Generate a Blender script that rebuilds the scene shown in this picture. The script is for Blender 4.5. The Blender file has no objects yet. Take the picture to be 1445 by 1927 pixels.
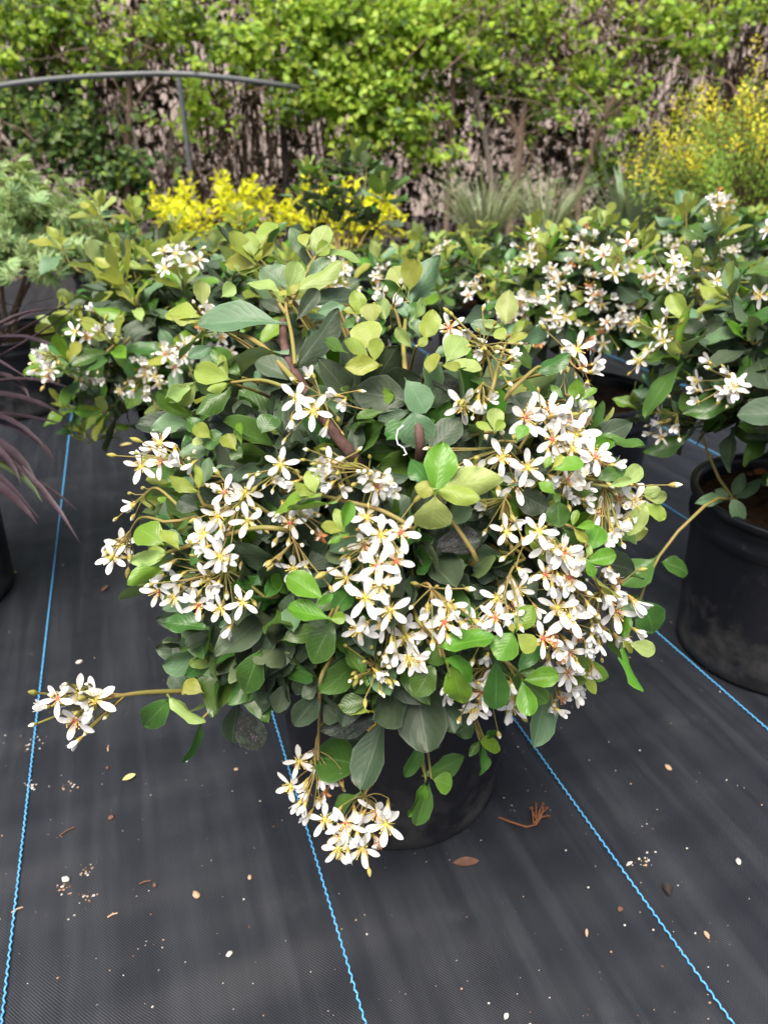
import bpy, math, random
import numpy as np
from mathutils import Vector, Matrix

# ------------------------------------------------------------------ camera, sky, sun, exposure
PW, PH, FPX = 1445.0, 1927.0, 1336.0
CAM_H, YAW, PITCH, ROLL = 0.6943, 0.33352, 0.47853, -0.011376
sc = bpy.context.scene
fwd = Vector((math.sin(YAW) * math.cos(PITCH), math.cos(YAW) * math.cos(PITCH), -math.sin(PITCH)))
_r = fwd.cross(Vector((0, 0, 1))).normalized()
_u = _r.cross(fwd)
rgt = _r * math.cos(ROLL) + _u * math.sin(ROLL)
upv = -_r * math.sin(ROLL) + _u * math.cos(ROLL)
CAM = Vector((0, 0, CAM_H))
cd = bpy.data.cameras.new("camera")
cam = bpy.data.objects.new("camera", cd)
sc.collection.objects.link(cam)
m3 = Matrix((rgt, upv, -fwd)).transposed()
cam.matrix_world = Matrix.Translation(CAM) @ m3.to_4x4()
cd.sensor_fit = 'VERTICAL'
cd.sensor_height = 34.6
cd.lens = FPX / PH * 34.6
cd.clip_start = 0.02
cd.clip_end = 200
cd.dof.use_dof = True
cd.dof.focus_distance = 0.56
cd.dof.aperture_fstop = 7.5
sc.camera = cam

SUN_EL, SUN_AZ = math.radians(64), math.radians(-142)      # azimuth from +Y towards +X
w = bpy.data.worlds.new("World")
sc.world = w
w.use_nodes = True
nt = w.node_tree
bg = nt.nodes["Background"]
sky = nt.nodes.new("ShaderNodeTexSky")
sky.sky_type = 'NISHITA'
sky.sun_disc = False
sky.sun_elevation = SUN_EL
sky.sun_rotation = SUN_AZ
sky.dust_density = 7.0
sky.air_density = 1.0
sky.ozone_density = 0.6
nt.links.new(sky.outputs[0], bg.inputs[0])
bg.inputs[1].default_value = 0.055
sd = bpy.data.lights.new("sun", 'SUN')
sd.energy = 1.5
sd.angle = math.radians(34)
sd.color = (1.0, 0.955, 0.88)
sun = bpy.data.objects.new("sun", sd)
sc.collection.objects.link(sun)
sdir = Vector((math.sin(SUN_AZ) * math.cos(SUN_EL), math.cos(SUN_AZ) * math.cos(SUN_EL), math.sin(SUN_EL)))
sun.rotation_euler = sdir.to_track_quat('Z', 'Y').to_euler()
sc.view_settings.view_transform = 'Standard'
sc.view_settings.look = 'None'
sc.view_settings.gamma = 1.0
sc.view_settings.exposure = 1.95
sc.cycles.use_denoising = True
sc.cycles.max_bounces = 7
sc.cycles.transparent_max_bounces = 8

rnd = random.Random(7)
COL = sc.collection
UP = Vector((0, 0, 1))

# ------------------------------------------------------------------ geometry of the view
def ray(px, py):
    return fwd + rgt * ((px - PW / 2) / FPX) - upv * ((py - PH / 2) / FPX)     # depth 1 along the optical axis
def at(px, py, depth):
    return CAM + ray(px, py) * depth
def gp(px, py, z=0.0):
    d = ray(px, py)
    return CAM + d * ((z - CAM_H) / d.z)
def project(p):
    q = p - CAM
    D = q.dot(fwd)
    if D < 0.02:
        return (-9e3, -9e3, D)
    return (PW / 2 + FPX * q.dot(rgt) / D, PH / 2 - FPX * q.dot(upv) / D, D)
def rv(s=1.0):
    while True:
        v = Vector((rnd.uniform(-1, 1), rnd.uniform(-1, 1), rnd.uniform(-1, 1)))
        if 0.05 < v.length < 1:
            return v * s
def unit(s=1.0):
    return rv().normalized() * s

# ------------------------------------------------------------------ materials
def new_mat(name):
    m = bpy.data.materials.new(name)
    m.use_nodes = True
    n = m.node_tree
    for x in list(n.nodes):
        n.nodes.remove(x)
    return m, n, n.nodes, n.links
def N(nodes, t, **kw):
    x = nodes.new(t)
    for k, v in kw.items():
        setattr(x, k, v)
    return x
def math_node(nodes, links, op, a, b=None, c=None):
    x = nodes.new("ShaderNodeMath")
    x.operation = op
    for i, v in enumerate((a, b, c)):
        if v is None:
            continue
        if isinstance(v, (int, float)):
            x.inputs[i].default_value = v
        else:
            links.new(v, x.inputs[i])
    return x.outputs[0]
def mixc(nodes, links, fac, a, b, mode='MIX'):
    x = nodes.new("ShaderNodeMix")
    x.data_type = 'RGBA'
    x.blend_type = mode
    for i, v in ((0, fac), (6, a), (7, b)):
        if isinstance(v, (int, float)):
            x.inputs[i].default_value = v
        elif isinstance(v, tuple):
            x.inputs[i].default_value = (*v, 1)
        else:
            links.new(v, x.inputs[i])
    return x.outputs[2]
def rnd_value(nodes, links):
    oi = nodes.new("ShaderNodeObjectInfo")
    at_ = nodes.new("ShaderNodeAttribute")
    at_.attribute_name = "rnd"
    s = math_node(nodes, links, 'ADD', oi.outputs["Random"], at_.outputs["Fac"])
    return math_node(nodes, links, 'FRACT', s)

def leaf_material(name, col, under, rough=0.42, trans=0.25, spots=0.0, var=0.3, vein=0.5, spec=0.4):
    m, n, nodes, links = new_mat(name)
    out = nodes.new("ShaderNodeOutputMaterial")
    uv = nodes.new("ShaderNodeTexCoord")
    sep = nodes.new("ShaderNodeSeparateXYZ")
    links.new(uv.outputs["UV"], sep.inputs[0])
    r = rnd_value(nodes, links)
    ax = math_node(nodes, links, 'ABSOLUTE', math_node(nodes, links, 'SUBTRACT', sep.outputs[0], 0.5))
    mid = math_node(nodes, links, 'LESS_THAN', ax, 0.022)
    s = math_node(nodes, links, 'SUBTRACT', math_node(nodes, links, 'MULTIPLY', sep.outputs[1], 50.0),
                  math_node(nodes, links, 'MULTIPLY', ax, 38.0))
    sv = math_node(nodes, links, 'POWER', math_node(nodes, links, 'ABSOLUTE', math_node(nodes, links, 'SINE', math_node(nodes, links, 'MULTIPLY', s, 0.5))), 6.0)
    tc = uv.outputs["Object"]
    no = N(nodes, "ShaderNodeTexNoise")
    no.inputs["Scale"].default_value = 5.0
    no.inputs["Detail"].default_value = 4
    links.new(tc, no.inputs["Vector"])
    # hue and value variation from leaf to leaf, blotches inside a leaf
    hsv = nodes.new("ShaderNodeHueSaturation")
    hsv.inputs["Color"].default_value = (*col, 1)
    links.new(math_node(nodes, links, 'ADD', math_node(nodes, links, 'MULTIPLY', r, 0.06), 0.47), hsv.inputs["Hue"])
    links.new(math_node(nodes, links, 'ADD', math_node(nodes, links, 'MULTIPLY', math_node(nodes, links, 'FRACT', math_node(nodes, links, 'MULTIPLY', r, 7.31)), 2 * var), 1 - var), hsv.inputs["Value"])
    hsv.inputs["Saturation"].default_value = 1.0
    top = mixc(nodes, links, math_node(nodes, links, 'MULTIPLY', math_node(nodes, links, 'SUBTRACT', no.outputs[0], 0.4), 1.1), hsv.outputs[0], tuple(c * 1.45 for c in col))
    lightv = tuple(min(1, c * 1.5 + 0.05) for c in col)
    top = mixc(nodes, links, math_node(nodes, links, 'MULTIPLY', mid, vein), top, lightv)
    top = mixc(nodes, links, math_node(nodes, links, 'MULTIPLY', sv, 0.12 * vein), top, lightv)
    edge = N(nodes, "ShaderNodeMapRange")
    edge.inputs[1].default_value = 0.44
    edge.inputs[2].default_value = 0.5
    links.new(ax, edge.inputs[0])
    top = mixc(nodes, links, math_node(nodes, links, 'MULTIPLY', edge.outputs[0], 0.45), top, lightv)
    if spots > 0:
        n2 = N(nodes, "ShaderNodeTexNoise")
        n2.inputs["Scale"].default_value = 24.0
        n2.inputs["Detail"].default_value = 5
        n2.inputs["Roughness"].default_value = 0.7
        links.new(tc, n2.inputs["Vector"])
        n3 = N(nodes, "ShaderNodeTexNoise")
        n3.inputs["Scale"].default_value = 2.6
        links.new(tc, n3.inputs["Vector"])
        k = math_node(nodes, links, 'ADD', math_node(nodes, links, 'MULTIPLY', n2.outputs[0], 0.55), math_node(nodes, links, 'MULTIPLY', n3.outputs[0], 0.45))
        mr = N(nodes, "ShaderNodeMapRange")
        mr.inputs[1].default_value = 0.44
        mr.inputs[2].default_value = 0.50
        links.new(k, mr.inputs[0])
        top = mixc(nodes, links, math_node(nodes, links, 'MULTIPLY', mr.outputs[0], spots), top, (0.012, 0.011, 0.012))
        mr2 = N(nodes, "ShaderNodeMapRange")
        mr2.inputs[1].default_value = 0.55
        mr2.inputs[2].default_value = 0.58
        links.new(k, mr2.inputs[0])
        top = mixc(nodes, links, math_node(nodes, links, 'MULTIPLY', mr2.outputs[0], spots * 0.45), top, (0.22, 0.2, 0.21))
    geo = nodes.new("ShaderNodeNewGeometry")
    und = mixc(nodes, links, math_node(nodes, links, 'MULTIPLY', mid, vein), under, tuple(c * 0.72 for c in under))
    und = mixc(nodes, links, math_node(nodes, links, 'MULTIPLY', sv, 0.2), und, tuple(c * 0.75 for c in under))
    colr = mixc(nodes, links, geo.outputs["Backfacing"], top, und)
    p = nodes.new("ShaderNodeBsdfPrincipled")
    links.new(colr, p.inputs["Base Color"])
    p.inputs["Roughness"].default_value = rough
    p.inputs["Specular IOR Level"].default_value = spec
    bmp = nodes.new("ShaderNodeBump")
    bmp.inputs["Strength"].default_value = 0.25
    bmp.inputs["Distance"].default_value = 0.002
    links.new(math_node(nodes, links, 'SUBTRACT', math_node(nodes, links, 'MULTIPLY', no.outputs[0], 0.6), math_node(nodes, links, 'ADD', math_node(nodes, links, 'MULTIPLY', sv, 0.16), mid)), bmp.inputs["Height"])
    links.new(bmp.outputs[0], p.inputs["Normal"])
    tr = nodes.new("ShaderNodeBsdfTranslucent")
    tcol = mixc(nodes, links, 0.5, colr, tuple(min(1, c * f) for c, f in zip(col, (2.4, 2.2, 0.8))))
    links.new(tcol, tr.inputs[0])
    ms = nodes.new("ShaderNodeMixShader")
    ms.inputs[0].default_value = trans
    links.new(p.outputs[0], ms.inputs[1])
    links.new(tr.outputs[0], ms.inputs[2])
    links.new(ms.outputs[0], out.inputs[0])
    return m

def plain(name, col, rough=0.6, spec=0.3, col2=None, scale=30.0, bump=0.0, trans=0.0, var=0.0, coord="Object", metallic=0.0):
    m, n, nodes, links = new_mat(name)
    out = nodes.new("ShaderNodeOutputMaterial")
    p = nodes.new("ShaderNodeBsdfPrincipled")
    p.inputs["Roughness"].default_value = rough
    p.inputs["Specular IOR Level"].default_value = spec
    p.inputs["Metallic"].default_value = metallic
    tc = nodes.new("ShaderNodeTexCoord")
    no = N(nodes, "ShaderNodeTexNoise")
    no.inputs["Scale"].default_value = scale
    no.inputs["Detail"].default_value = 5
    no.inputs["Roughness"].default_value = 0.65
    links.new(tc.outputs[coord], no.inputs["Vector"])
    mr = N(nodes, "ShaderNodeMapRange")
    mr.inputs[1].default_value = 0.38
    mr.inputs[2].default_value = 0.62
    links.new(no.outputs[0], mr.inputs[0])
    c = mixc(nodes, links, mr.outputs[0], col, col2 or tuple(x * 1.25 for x in col))
    if var:
        r = rnd_value(nodes, links)
        h = nodes.new("ShaderNodeHueSaturation")
        links.new(c, h.inputs["Color"])
        links.new(math_node(nodes, links, 'ADD', math_node(nodes, links, 'MULTIPLY', r, 2 * var), 1 - var), h.inputs["Value"])
        c = h.outputs[0]
    links.new(c, p.inputs["Base Color"])
    if bump:
        b = nodes.new("ShaderNodeBump")
        b.inputs["Strength"].default_value = bump
        b.inputs["Distance"].default_value = 0.003
        links.new(no.outputs[0], b.inputs["Height"])
        links.new(b.outputs[0], p.inputs["Normal"])
    if trans:
        tr = nodes.new("ShaderNodeBsdfTranslucent")
        links.new(c, tr.inputs[0])
        ms = nodes.new("ShaderNodeMixShader")
        ms.inputs[0].default_value = trans
        links.new(p.outputs[0], ms.inputs[1])
        links.new(tr.outputs[0], ms.inputs[2])
        links.new(ms.outputs[0], out.inputs[0])
    else:
        links.new(p.outputs[0], out.inputs[0])
    return m

LM = {
    'y': leaf_material("young_leaf", (0.235, 0.290, 0.050), (0.31, 0.36, 0.10), rough=0.45, trans=0.32, var=0.2, vein=-0.4),
    'l': leaf_material("pale_leaf", (0.27, 0.36, 0.11), (0.33, 0.41, 0.16), rough=0.45, trans=0.3, var=0.12, vein=0.3),
    'M': leaf_material("bright_leaf", (0.095, 0.21, 0.018), (0.18, 0.26, 0.07), rough=0.36, trans=0.22, var=0.2, vein=0.35),
    'm': leaf_material("green_leaf", (0.048, 0.115, 0.020), (0.13, 0.19, 0.07), rough=0.33, trans=0.18, var=0.25, vein=0.5),
    'g': leaf_material("grey_leaf", (0.095, 0.170, 0.085), (0.17, 0.23, 0.11), rough=0.45, trans=0.15, var=0.15, vein=0.3),
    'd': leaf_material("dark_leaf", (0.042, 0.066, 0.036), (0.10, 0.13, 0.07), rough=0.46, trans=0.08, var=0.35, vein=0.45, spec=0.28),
    's': leaf_material("spotted_leaf", (0.05, 0.075, 0.05), (0.10, 0.13, 0.08), rough=0.5, trans=0.05, spots=1.0, var=0.15, vein=0.3),
}
STEM_Y = plain("young_stem", (0.19, 0.19, 0.045), 0.55, 0.3, (0.26, 0.18, 0.065), 40)
STEM_O = plain("brown_stem", (0.055, 0.026, 0.020), 0.7, 0.2, (0.11, 0.065, 0.055), 60, 0.6)
PETAL = plain("petal_white", (0.70, 0.70, 0.675), 0.55, 0.2, (0.79, 0.79, 0.77), 3, 0, 0.2)
SEPAL = plain("sepal_olive", (0.30, 0.26, 0.05), 0.6, 0.2, (0.36, 0.22, 0.07), 3)
CENT_Y = plain("flower_centre_yellow", (0.52, 0.5, 0.10), 0.6)
CENT_R = plain("flower_centre_red", (0.52, 0.06, 0.07), 0.6, 0.2, (0.6, 0.22, 0.14), 4)
STAMEN = plain("stamen_cream", (0.70, 0.54, 0.14), 0.6)
WITHER = plain("withered_brown", (0.35, 0.12, 0.035), 0.7, 0.2, (0.5, 0.28, 0.12), 3)
BUD_W = plain("bud_white", (0.70, 0.68, 0.52), 0.55)
BUD_G = plain("bud_green", (0.27, 0.265, 0.05), 0.55, 0.3, (0.36, 0.28, 0.09), 4)

def pot_material():
    m, n, nodes, links = new_mat("nursery_pot_plastic")
    out = nodes.new("ShaderNodeOutputMaterial")
    p = nodes.new("ShaderNodeBsdfPrincipled")
    tc = nodes.new("ShaderNodeTexCoord")
    sep = nodes.new("ShaderNodeSeparateXYZ")
    links.new(tc.outputs["Object"], sep.inputs[0])
    no = N(nodes, "ShaderNodeTexNoise")
    no.inputs["Scale"].default_value = 14
    no.inputs["Detail"].default_value = 7
    no.inputs["Roughness"].default_value = 0.7
    links.new(tc.outputs["Object"], no.inputs["Vector"])
    low = N(nodes, "ShaderNodeMapRange")
    low.inputs[1].default_value = 0.16
    low.inputs[2].default_value = 0.0
    links.new(sep.outputs[2], low.inputs[0])
    k = math_node(nodes, links, 'ADD', math_node(nodes, links, 'MULTIPLY', low.outputs[0], 0.26), no.outputs[0])
    mr = N(nodes, "ShaderNodeMapRange")
    mr.inputs[1].default_value = 0.60
    mr.inputs[2].default_value = 0.85
    links.new(k, mr.inputs[0])
    c = mixc(nodes, links, math_node(nodes, links, 'MULTIPLY', mr.outputs[0], 0.7), (0.0065, 0.0075, 0.0110), (0.062, 0.060, 0.058))
    links.new(c, p.inputs["Base Color"])
    r = N(nodes, "ShaderNodeMapRange")
    r.inputs[3].default_value = 0.36
    r.inputs[4].default_value = 0.75
    links.new(mr.outputs[0], r.inputs[0])
    links.new(r.outputs[0], p.inputs["Roughness"])
    p.inputs["Specular IOR Level"].default_value = 0.4
    b = nodes.new("ShaderNodeBump")
    b.inputs["Strength"].default_value = 0.15
    b.inputs["Distance"].default_value = 0.004
    links.new(no.outputs[0], b.inputs["Height"])
    links.new(b.outputs[0], p.inputs["Normal"])
    links.new(p.outputs[0], out.inputs[0])
    return m
POT = pot_material()
SOIL = plain("potting_soil", (0.022, 0.014, 0.009), 0.9, 0.1, (0.075, 0.04, 0.022), 70, 1.0)
BARK = plain("bark_orange", (0.30, 0.105, 0.035), 0.8, 0.2, (0.16, 0.06, 0.03), 60, 0.4, var=0.35)
TAGY = plain("yellow_label_card", (0.78, 0.55, 0.02), 0.5)
STRING = plain("white_plastic", (0.75, 0.76, 0.76), 0.4)

def ground_material():
    m, n, nodes, links = new_mat("woven_ground_cloth")
    out = nodes.new("ShaderNodeOutputMaterial")
    p = nodes.new("ShaderNodeBsdfPrincipled")
    tc = nodes.new("ShaderNodeTexCoord")
    P = tc.outputs["Object"]
    sep = nodes.new("ShaderNodeSeparateXYZ")
    links.new(P, sep.inputs[0])
    def noise(scale, detail, vec=None, rough=0.6):
        x = N(nodes, "ShaderNodeTexNoise")
        x.inputs["Scale"].default_value = scale
        x.inputs["Detail"].default_value = detail
        x.inputs["Roughness"].default_value = rough
        links.new(vec or P, x.inputs["Vector"])
        return x.outputs[0]
    def stretched(sx, sy):
        mp = N(nodes, "ShaderNodeMapping")
        mp.inputs["Scale"].default_value = (sx, sy, 1)
        links.new(P, mp.inputs["Vector"])
        return mp.outputs[0]
    # woven tapes: warp 2.4 mm, weft 3 mm, slightly irregular
    wob = math_node(nodes, links, 'MULTIPLY', noise(9, 2), 0.006)
    xs = math_node(nodes, links, 'SINE', math_node(nodes, links, 'MULTIPLY', math_node(nodes, links, 'ADD', sep.outputs[0], wob), 2 * math.pi / 0.0027))
    ys = math_node(nodes, links, 'SINE', math_node(nodes, links, 'MULTIPLY', math_node(nodes, links, 'ADD', sep.outputs[1], wob), 2 * math.pi / 0.0032))
    weave = math_node(nodes, links, 'MULTIPLY', xs, ys)
    streak = noise(3.0, 6, stretched(9, 0.55), 0.65)
    big = noise(1.7, 4)
    dust = noise(6, 8, None, 0.75)
    speck = noise(150, 2)
    base = mixc(nodes, links, big, (0.0066, 0.0082, 0.0122), (0.0112, 0.0136, 0.0190))
    s2 = N(nodes, "ShaderNodeMapRange")
    s2.inputs[1].default_value = 0.45
    s2.inputs[2].default_value = 0.75
    links.new(streak, s2.inputs[0])
    base = mixc(nodes, links, math_node(nodes, links, 'MULTIPLY', s2.outputs[0], 0.5), base, (0.042, 0.047, 0.057))
    wv = N(nodes, "ShaderNodeMapRange")
    wv.inputs[1].default_value = -0.2
    wv.inputs[2].default_value = -1.0
    links.new(weave, wv.inputs[0])
    base = mixc(nodes, links, math_node(nodes, links, 'MULTIPLY', wv.outputs[0], 0.75), base, (0.003, 0.0034, 0.005))
    d2 = N(nodes, "ShaderNodeMapRange")
    d2.inputs[1].default_value = 0.56
    d2.inputs[2].default_value = 0.75
    links.new(dust, d2.inputs[0])
    base = mixc(nodes, links, math_node(nodes, links, 'MULTIPLY', d2.outputs[0], 0.32), base, (0.066, 0.069, 0.076))
    sp = N(nodes, "ShaderNodeMapRange")
    sp.inputs[1].default_value = 0.755
    sp.inputs[2].default_value = 0.78
    links.new(speck, sp.inputs[0])
    base = mixc(nodes, links, math_node(nodes, links, 'MULTIPLY', sp.outputs[0], 0.7), base, (0.42, 0.4, 0.37))
    links.new(base, p.inputs["Base Color"])
    rr = N(nodes, "ShaderNodeMapRange")
    rr.inputs[3].default_value = 0.36
    rr.inputs[4].default_value = 0.58
    links.new(streak, rr.inputs[0])
    links.new(rr.outputs[0], p.inputs["Roughness"])
    p.inputs["Specular IOR Level"].default_value = 0.5
    wrk = noise(2.2, 3, stretched(2.6, 0.5))
    wrk2 = noise(1.0, 2, stretched(1.1, 5.5))
    h = math_node(nodes, links, 'ADD', math_node(nodes, links, 'MULTIPLY', weave, 0.00016),
                  math_node(nodes, links, 'ADD', math_node(nodes, links, 'MULTIPLY', wrk, 0.015), math_node(nodes, links, 'MULTIPLY', wrk2, 0.017)))
    b = nodes.new("ShaderNodeBump")
    b.inputs["Strength"].default_value = 1.0
    b.inputs["Distance"].default_value = 1.0
    links.new(h, b.inputs["Height"])
    links.new(b.outputs[0], p.inputs["Normal"])
    links.new(p.outputs[0], out.inputs[0])
    return m

# ------------------------------------------------------------------ mesh helpers
class Geo:
    def __init__(s):
        s.v, s.f, s.m, s.uv = [], [], [], []
    def grid(s, rows, mat=0, uvs=None, close=False):
        """rows: list of lists of points, same length"""
        b = len(s.v)
        c = len(rows[0])
        for i, r in enumerate(rows):
            for j, p in enumerate(r):
                s.v.append(tuple(p))
                s.uv.append(uvs[i][j] if uvs else (j / max(1, c - 1), i / max(1, len(rows) - 1)))
        for i in range(len(rows) - 1):
            for j in range(c if close else c - 1):
                k = (j + 1) % c
                s.f.append((b + i * c + j, b + i * c + k, b + (i + 1) * c + k, b + (i + 1) * c + j))
                s.m.append(mat)
    def poly(s, pts, mat=0):
        b = len(s.v)
        for p in pts:
            s.v.append(tuple(p))
            s.uv.append((0.5, 0.5))
        s.f.append(tuple(range(b, b + len(pts))))
        s.m.append(mat)
    def tube(s, pts, radii, n=5, mat=0, cap=True):
        pts = [Vector(p) for p in pts]
        t0 = (pts[1] - pts[0]).normalized()
        a = t0.orthogonal().normalized()
        rows = []
        for i, p in enumerate(pts):
            t = (pts[min(i + 1, len(pts) - 1)] - pts[max(i - 1, 0)]).normalized()
            a = (a - t * a.dot(t))
            a = a.normalized() if a.length > 1e-6 else t.orthogonal().normalized()
            c = t.cross(a)
            r = radii[i] if isinstance(radii, (list, tuple)) else radii
            rows.append([p + (a * math.cos(2 * math.pi * k / n) + c * math.sin(2 * math.pi * k / n)) * r for k in range(n)])
        s.grid(rows, mat, close=True)
        if cap:
            s.poly(rows[-1], mat)
            s.poly(list(reversed(rows[0])), mat)
    def lathe(s, prof, n=24, mat=0):
        rows = [[(r * math.cos(2 * math.pi * k / n), r * math.sin(2 * math.pi * k / n), z) for k in range(n)] for r, z in prof]
        s.grid(rows, mat, close=True)
    def box(s, lo, hi, mat=0):
        x0, y0, z0 = lo
        x1, y1, z1 = hi
        c = [(x0, y0, z0), (x1, y0, z0), (x1, y1, z0), (x0, y1, z0), (x0, y0, z1), (x1, y0, z1), (x1, y1, z1), (x0, y1, z1)]
        for q in ((3, 2, 1, 0), (4, 5, 6, 7), (0, 1, 5, 4), (1, 2, 6, 5), (2, 3, 7, 6), (3, 0, 4, 7)):
            s.poly([c[i] for i in q], mat)
    def blob(s, c, r, seed, n=8, rings=5, mat=0, sq=(1, 1, 1)):
        q = random.Random(seed)
        rows = []
        for i in range(rings + 1):
            th = math.pi * i / rings
            row = []
            for k in range(n):
                ph = 2 * math.pi * k / n
                rr = r * q.uniform(0.78, 1.12) if 0 < i < rings else r * 0.9
                row.append((c[0] + rr * math.sin(th) * math.cos(ph) * sq[0], c[1] + rr * math.sin(th) * math.sin(ph) * sq[1], c[2] + rr * math.cos(th) * sq[2]))
            rows.append(row)
        s.grid(rows[::-1], mat, close=True)
    def mesh(s, name, mats, smooth=True):
        me = bpy.data.meshes.new(name)
        me.from_pydata(s.v, [], s.f)
        for mt in mats:
            me.materials.append(mt)
        me.polygons.foreach_set("material_index", s.m)
        if smooth:
            me.polygons.foreach_set("use_smooth", [True] * len(s.f))
        uvl = me.uv_layers.new(name="UVMap")
        li = np.empty(len(me.loops), dtype=np.int32)
        me.loops.foreach_get("vertex_index", li)
        uvl.data.foreach_set("uv", np.array(s.uv, dtype=np.float32)[li].ravel())
        me.update()
        return me

def link(name, me, parent=None, mw=None):
    o = bpy.data.objects.new(name, me)
    COL.objects.link(o)
    if parent is not None:
        o.parent = parent
    if mw is not None:
        o.matrix_basis = (WM[parent.name].inverted() @ mw) if parent is not None else mw
    WM[o.name] = mw if mw is not None else (WM[parent.name].copy() if parent is not None else Matrix.Identity(4))
    return o
WM = {}
def thing(name, label, cat, loc=(0, 0, 0), group=None, rotz=0.0):
    o = link(name, None, None, Matrix.Translation(Vector(loc)) @ Matrix.Rotation(rotz, 4, 'Z'))
    o.empty_display_size = 0.05
    return tag(o, label, cat, group)
def tag(o, label, cat, group=None):
    o['label'] = label
    o['category'] = cat
    if group:
        o['group'] = group
    return o

def merged(name, items, parent, mats, mw=None, smooth=True):
    """items: list of (mesh arrays (V,F,UV) , matrix, material index, random) -> one mesh object of kind stuff"""
    Vs, Fs, UVs, Ms, Rs = [], [], [], [], []
    base = 0
    inv = (WM[parent.name].inverted() if parent is not None else Matrix.Identity(4))
    for (V, F, UV), M, mi, r in items:
        A = np.array(inv @ M)
        Vs.append(V @ A[:3, :3].T + A[:3, 3])
        Fs.append(F + base)
        UVs.append(UV)
        Ms.append(np.full(len(F), mi, dtype=np.int32))
        Rs.append(np.full(len(V), r, dtype=np.float32))
        base += len(V)
    V = np.concatenate(Vs).astype(np.float32)
    F = np.concatenate(Fs).astype(np.int32)
    UV = np.concatenate(UVs).astype(np.float32)
    Mi = np.concatenate(Ms)
    R = np.concatenate(Rs)
    me = bpy.data.meshes.new(name)
    me.vertices.add(len(V))
    me.vertices.foreach_set("co", V.ravel())
    k = F.shape[1]
    me.loops.add(F.size)
    me.loops.foreach_set("vertex_index", F.ravel())
    me.polygons.add(len(F))
    me.polygons.foreach_set("loop_start", np.arange(0, F.size, k, dtype=np.int32))
    me.polygons.foreach_set("loop_total", np.full(len(F), k, dtype=np.int32))
    for mt in mats:
        me.materials.append(mt)
    me.polygons.foreach_set("material_index", Mi)
    me.polygons.foreach_set("use_smooth", np.full(len(F), smooth))
    uvl = me.uv_layers.new(name="UVMap")
    uvl.data.foreach_set("uv", UV[F.ravel()].ravel())
    a = me.attributes.new("rnd", 'FLOAT', 'POINT')
    a.data.foreach_set("value", R)
    me.update()
    me.validate()
    o = bpy.data.objects.new(name, me)
    COL.objects.link(o)
    if parent is not None:
        o.parent = parent
    o['kind'] = 'stuff'
    return o

def frame(base, tip, normal, width, roll=0.0):
    y = tip - base
    L = y.length
    y = y / L
    z = normal - y * normal.dot(y)
    z = z.normalized() if z.length > 1e-5 else y.orthogonal().normalized()
    if roll:
        z = Matrix.Rotation(roll, 3, y) @ z
    x = y.cross(z)
    M = Matrix((x * width, y * L, z * L)).transposed().to_4x4()
    M.translation = base
    return M

# ------------------------------------------------------------------ leaf and flower prototypes
PROF = [(0, .035), (.09, .05), (.18, .20), (.30, .52), (.43, .80), (.56, .96), (.68, 1.0), (.79, .92), (.89, .70), (.96, .40), (1.0, .06)]
PROF_E = [(0, .04), (.07, .07), (.15, .34), (.27, .66), (.40, .90), (.52, 1.0), (.64, .98), (.76, .84), (.87, .58), (.95, .30), (1.0, .03)]
def leaf_geo(variant):
    q = random.Random(variant * 13 + 5)
    bend, fold, wave, twist, prof = [
        (-0.18, 0.42, 0.02, 0.1, PROF), (-0.34, 0.30, 0.04, 0.25, PROF_E), (0.16, 0.62, 0.03, -0.2, PROF),
        (-0.10, 0.48, 0.06, 0.35, PROF_E), (-0.50, 0.22, 0.04, -0.35, PROF), (0.10, -0.25, 0.05, 0.2, PROF_E)][variant]
    g = Geo()
    rows, uvs = [], []
    for i, (t, wd) in enumerate(prof):
        hw = 0.5 * wd * (1 + (0.035 if i % 2 else -0.02) * (1 if 0.25 < t < .98 else 0))
        zc = bend * t * t + q.uniform(-1, 1) * 0.006
        yc = t * (1 - 0.12 * abs(bend) * t)
        row, uv = [], []
        for j, s in enumerate((-1, -0.5, 0, 0.5, 1)):
            x = hw * s
            tw = twist * t * s * wd * 0.25
            z = zc + fold * abs(s) * wd * 0.28 - 0.10 * (abs(s) ** 3) * wd * 0.3 + wave * math.sin(t * 11 + s * 2.1) * abs(s) + tw
            row.append((x, yc, z))
            uv.append((0.5 + 0.5 * s, t))
        rows.append(row)
        uvs.append(uv)
    g.grid(rows, 0, uvs)
    return g
def arrays(g):
    V = np.array(g.v, dtype=np.float64)
    F = []
    for f in g.f:
        F.append(f if len(f) == 4 else None)
    return (V, np.array([f for f in F if f is not None], dtype=np.int64), np.array(g.uv))
NV = 6
LEAFG = [leaf_geo(i) for i in range(NV)]
LEAFA = [arrays(g) for g in LEAFG]
LEAFM = {(i, k): LEAFG[i].mesh("leaf", [LM[k]]) for i in range(NV) for k in LM}
KINDS = list(LM)

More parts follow.
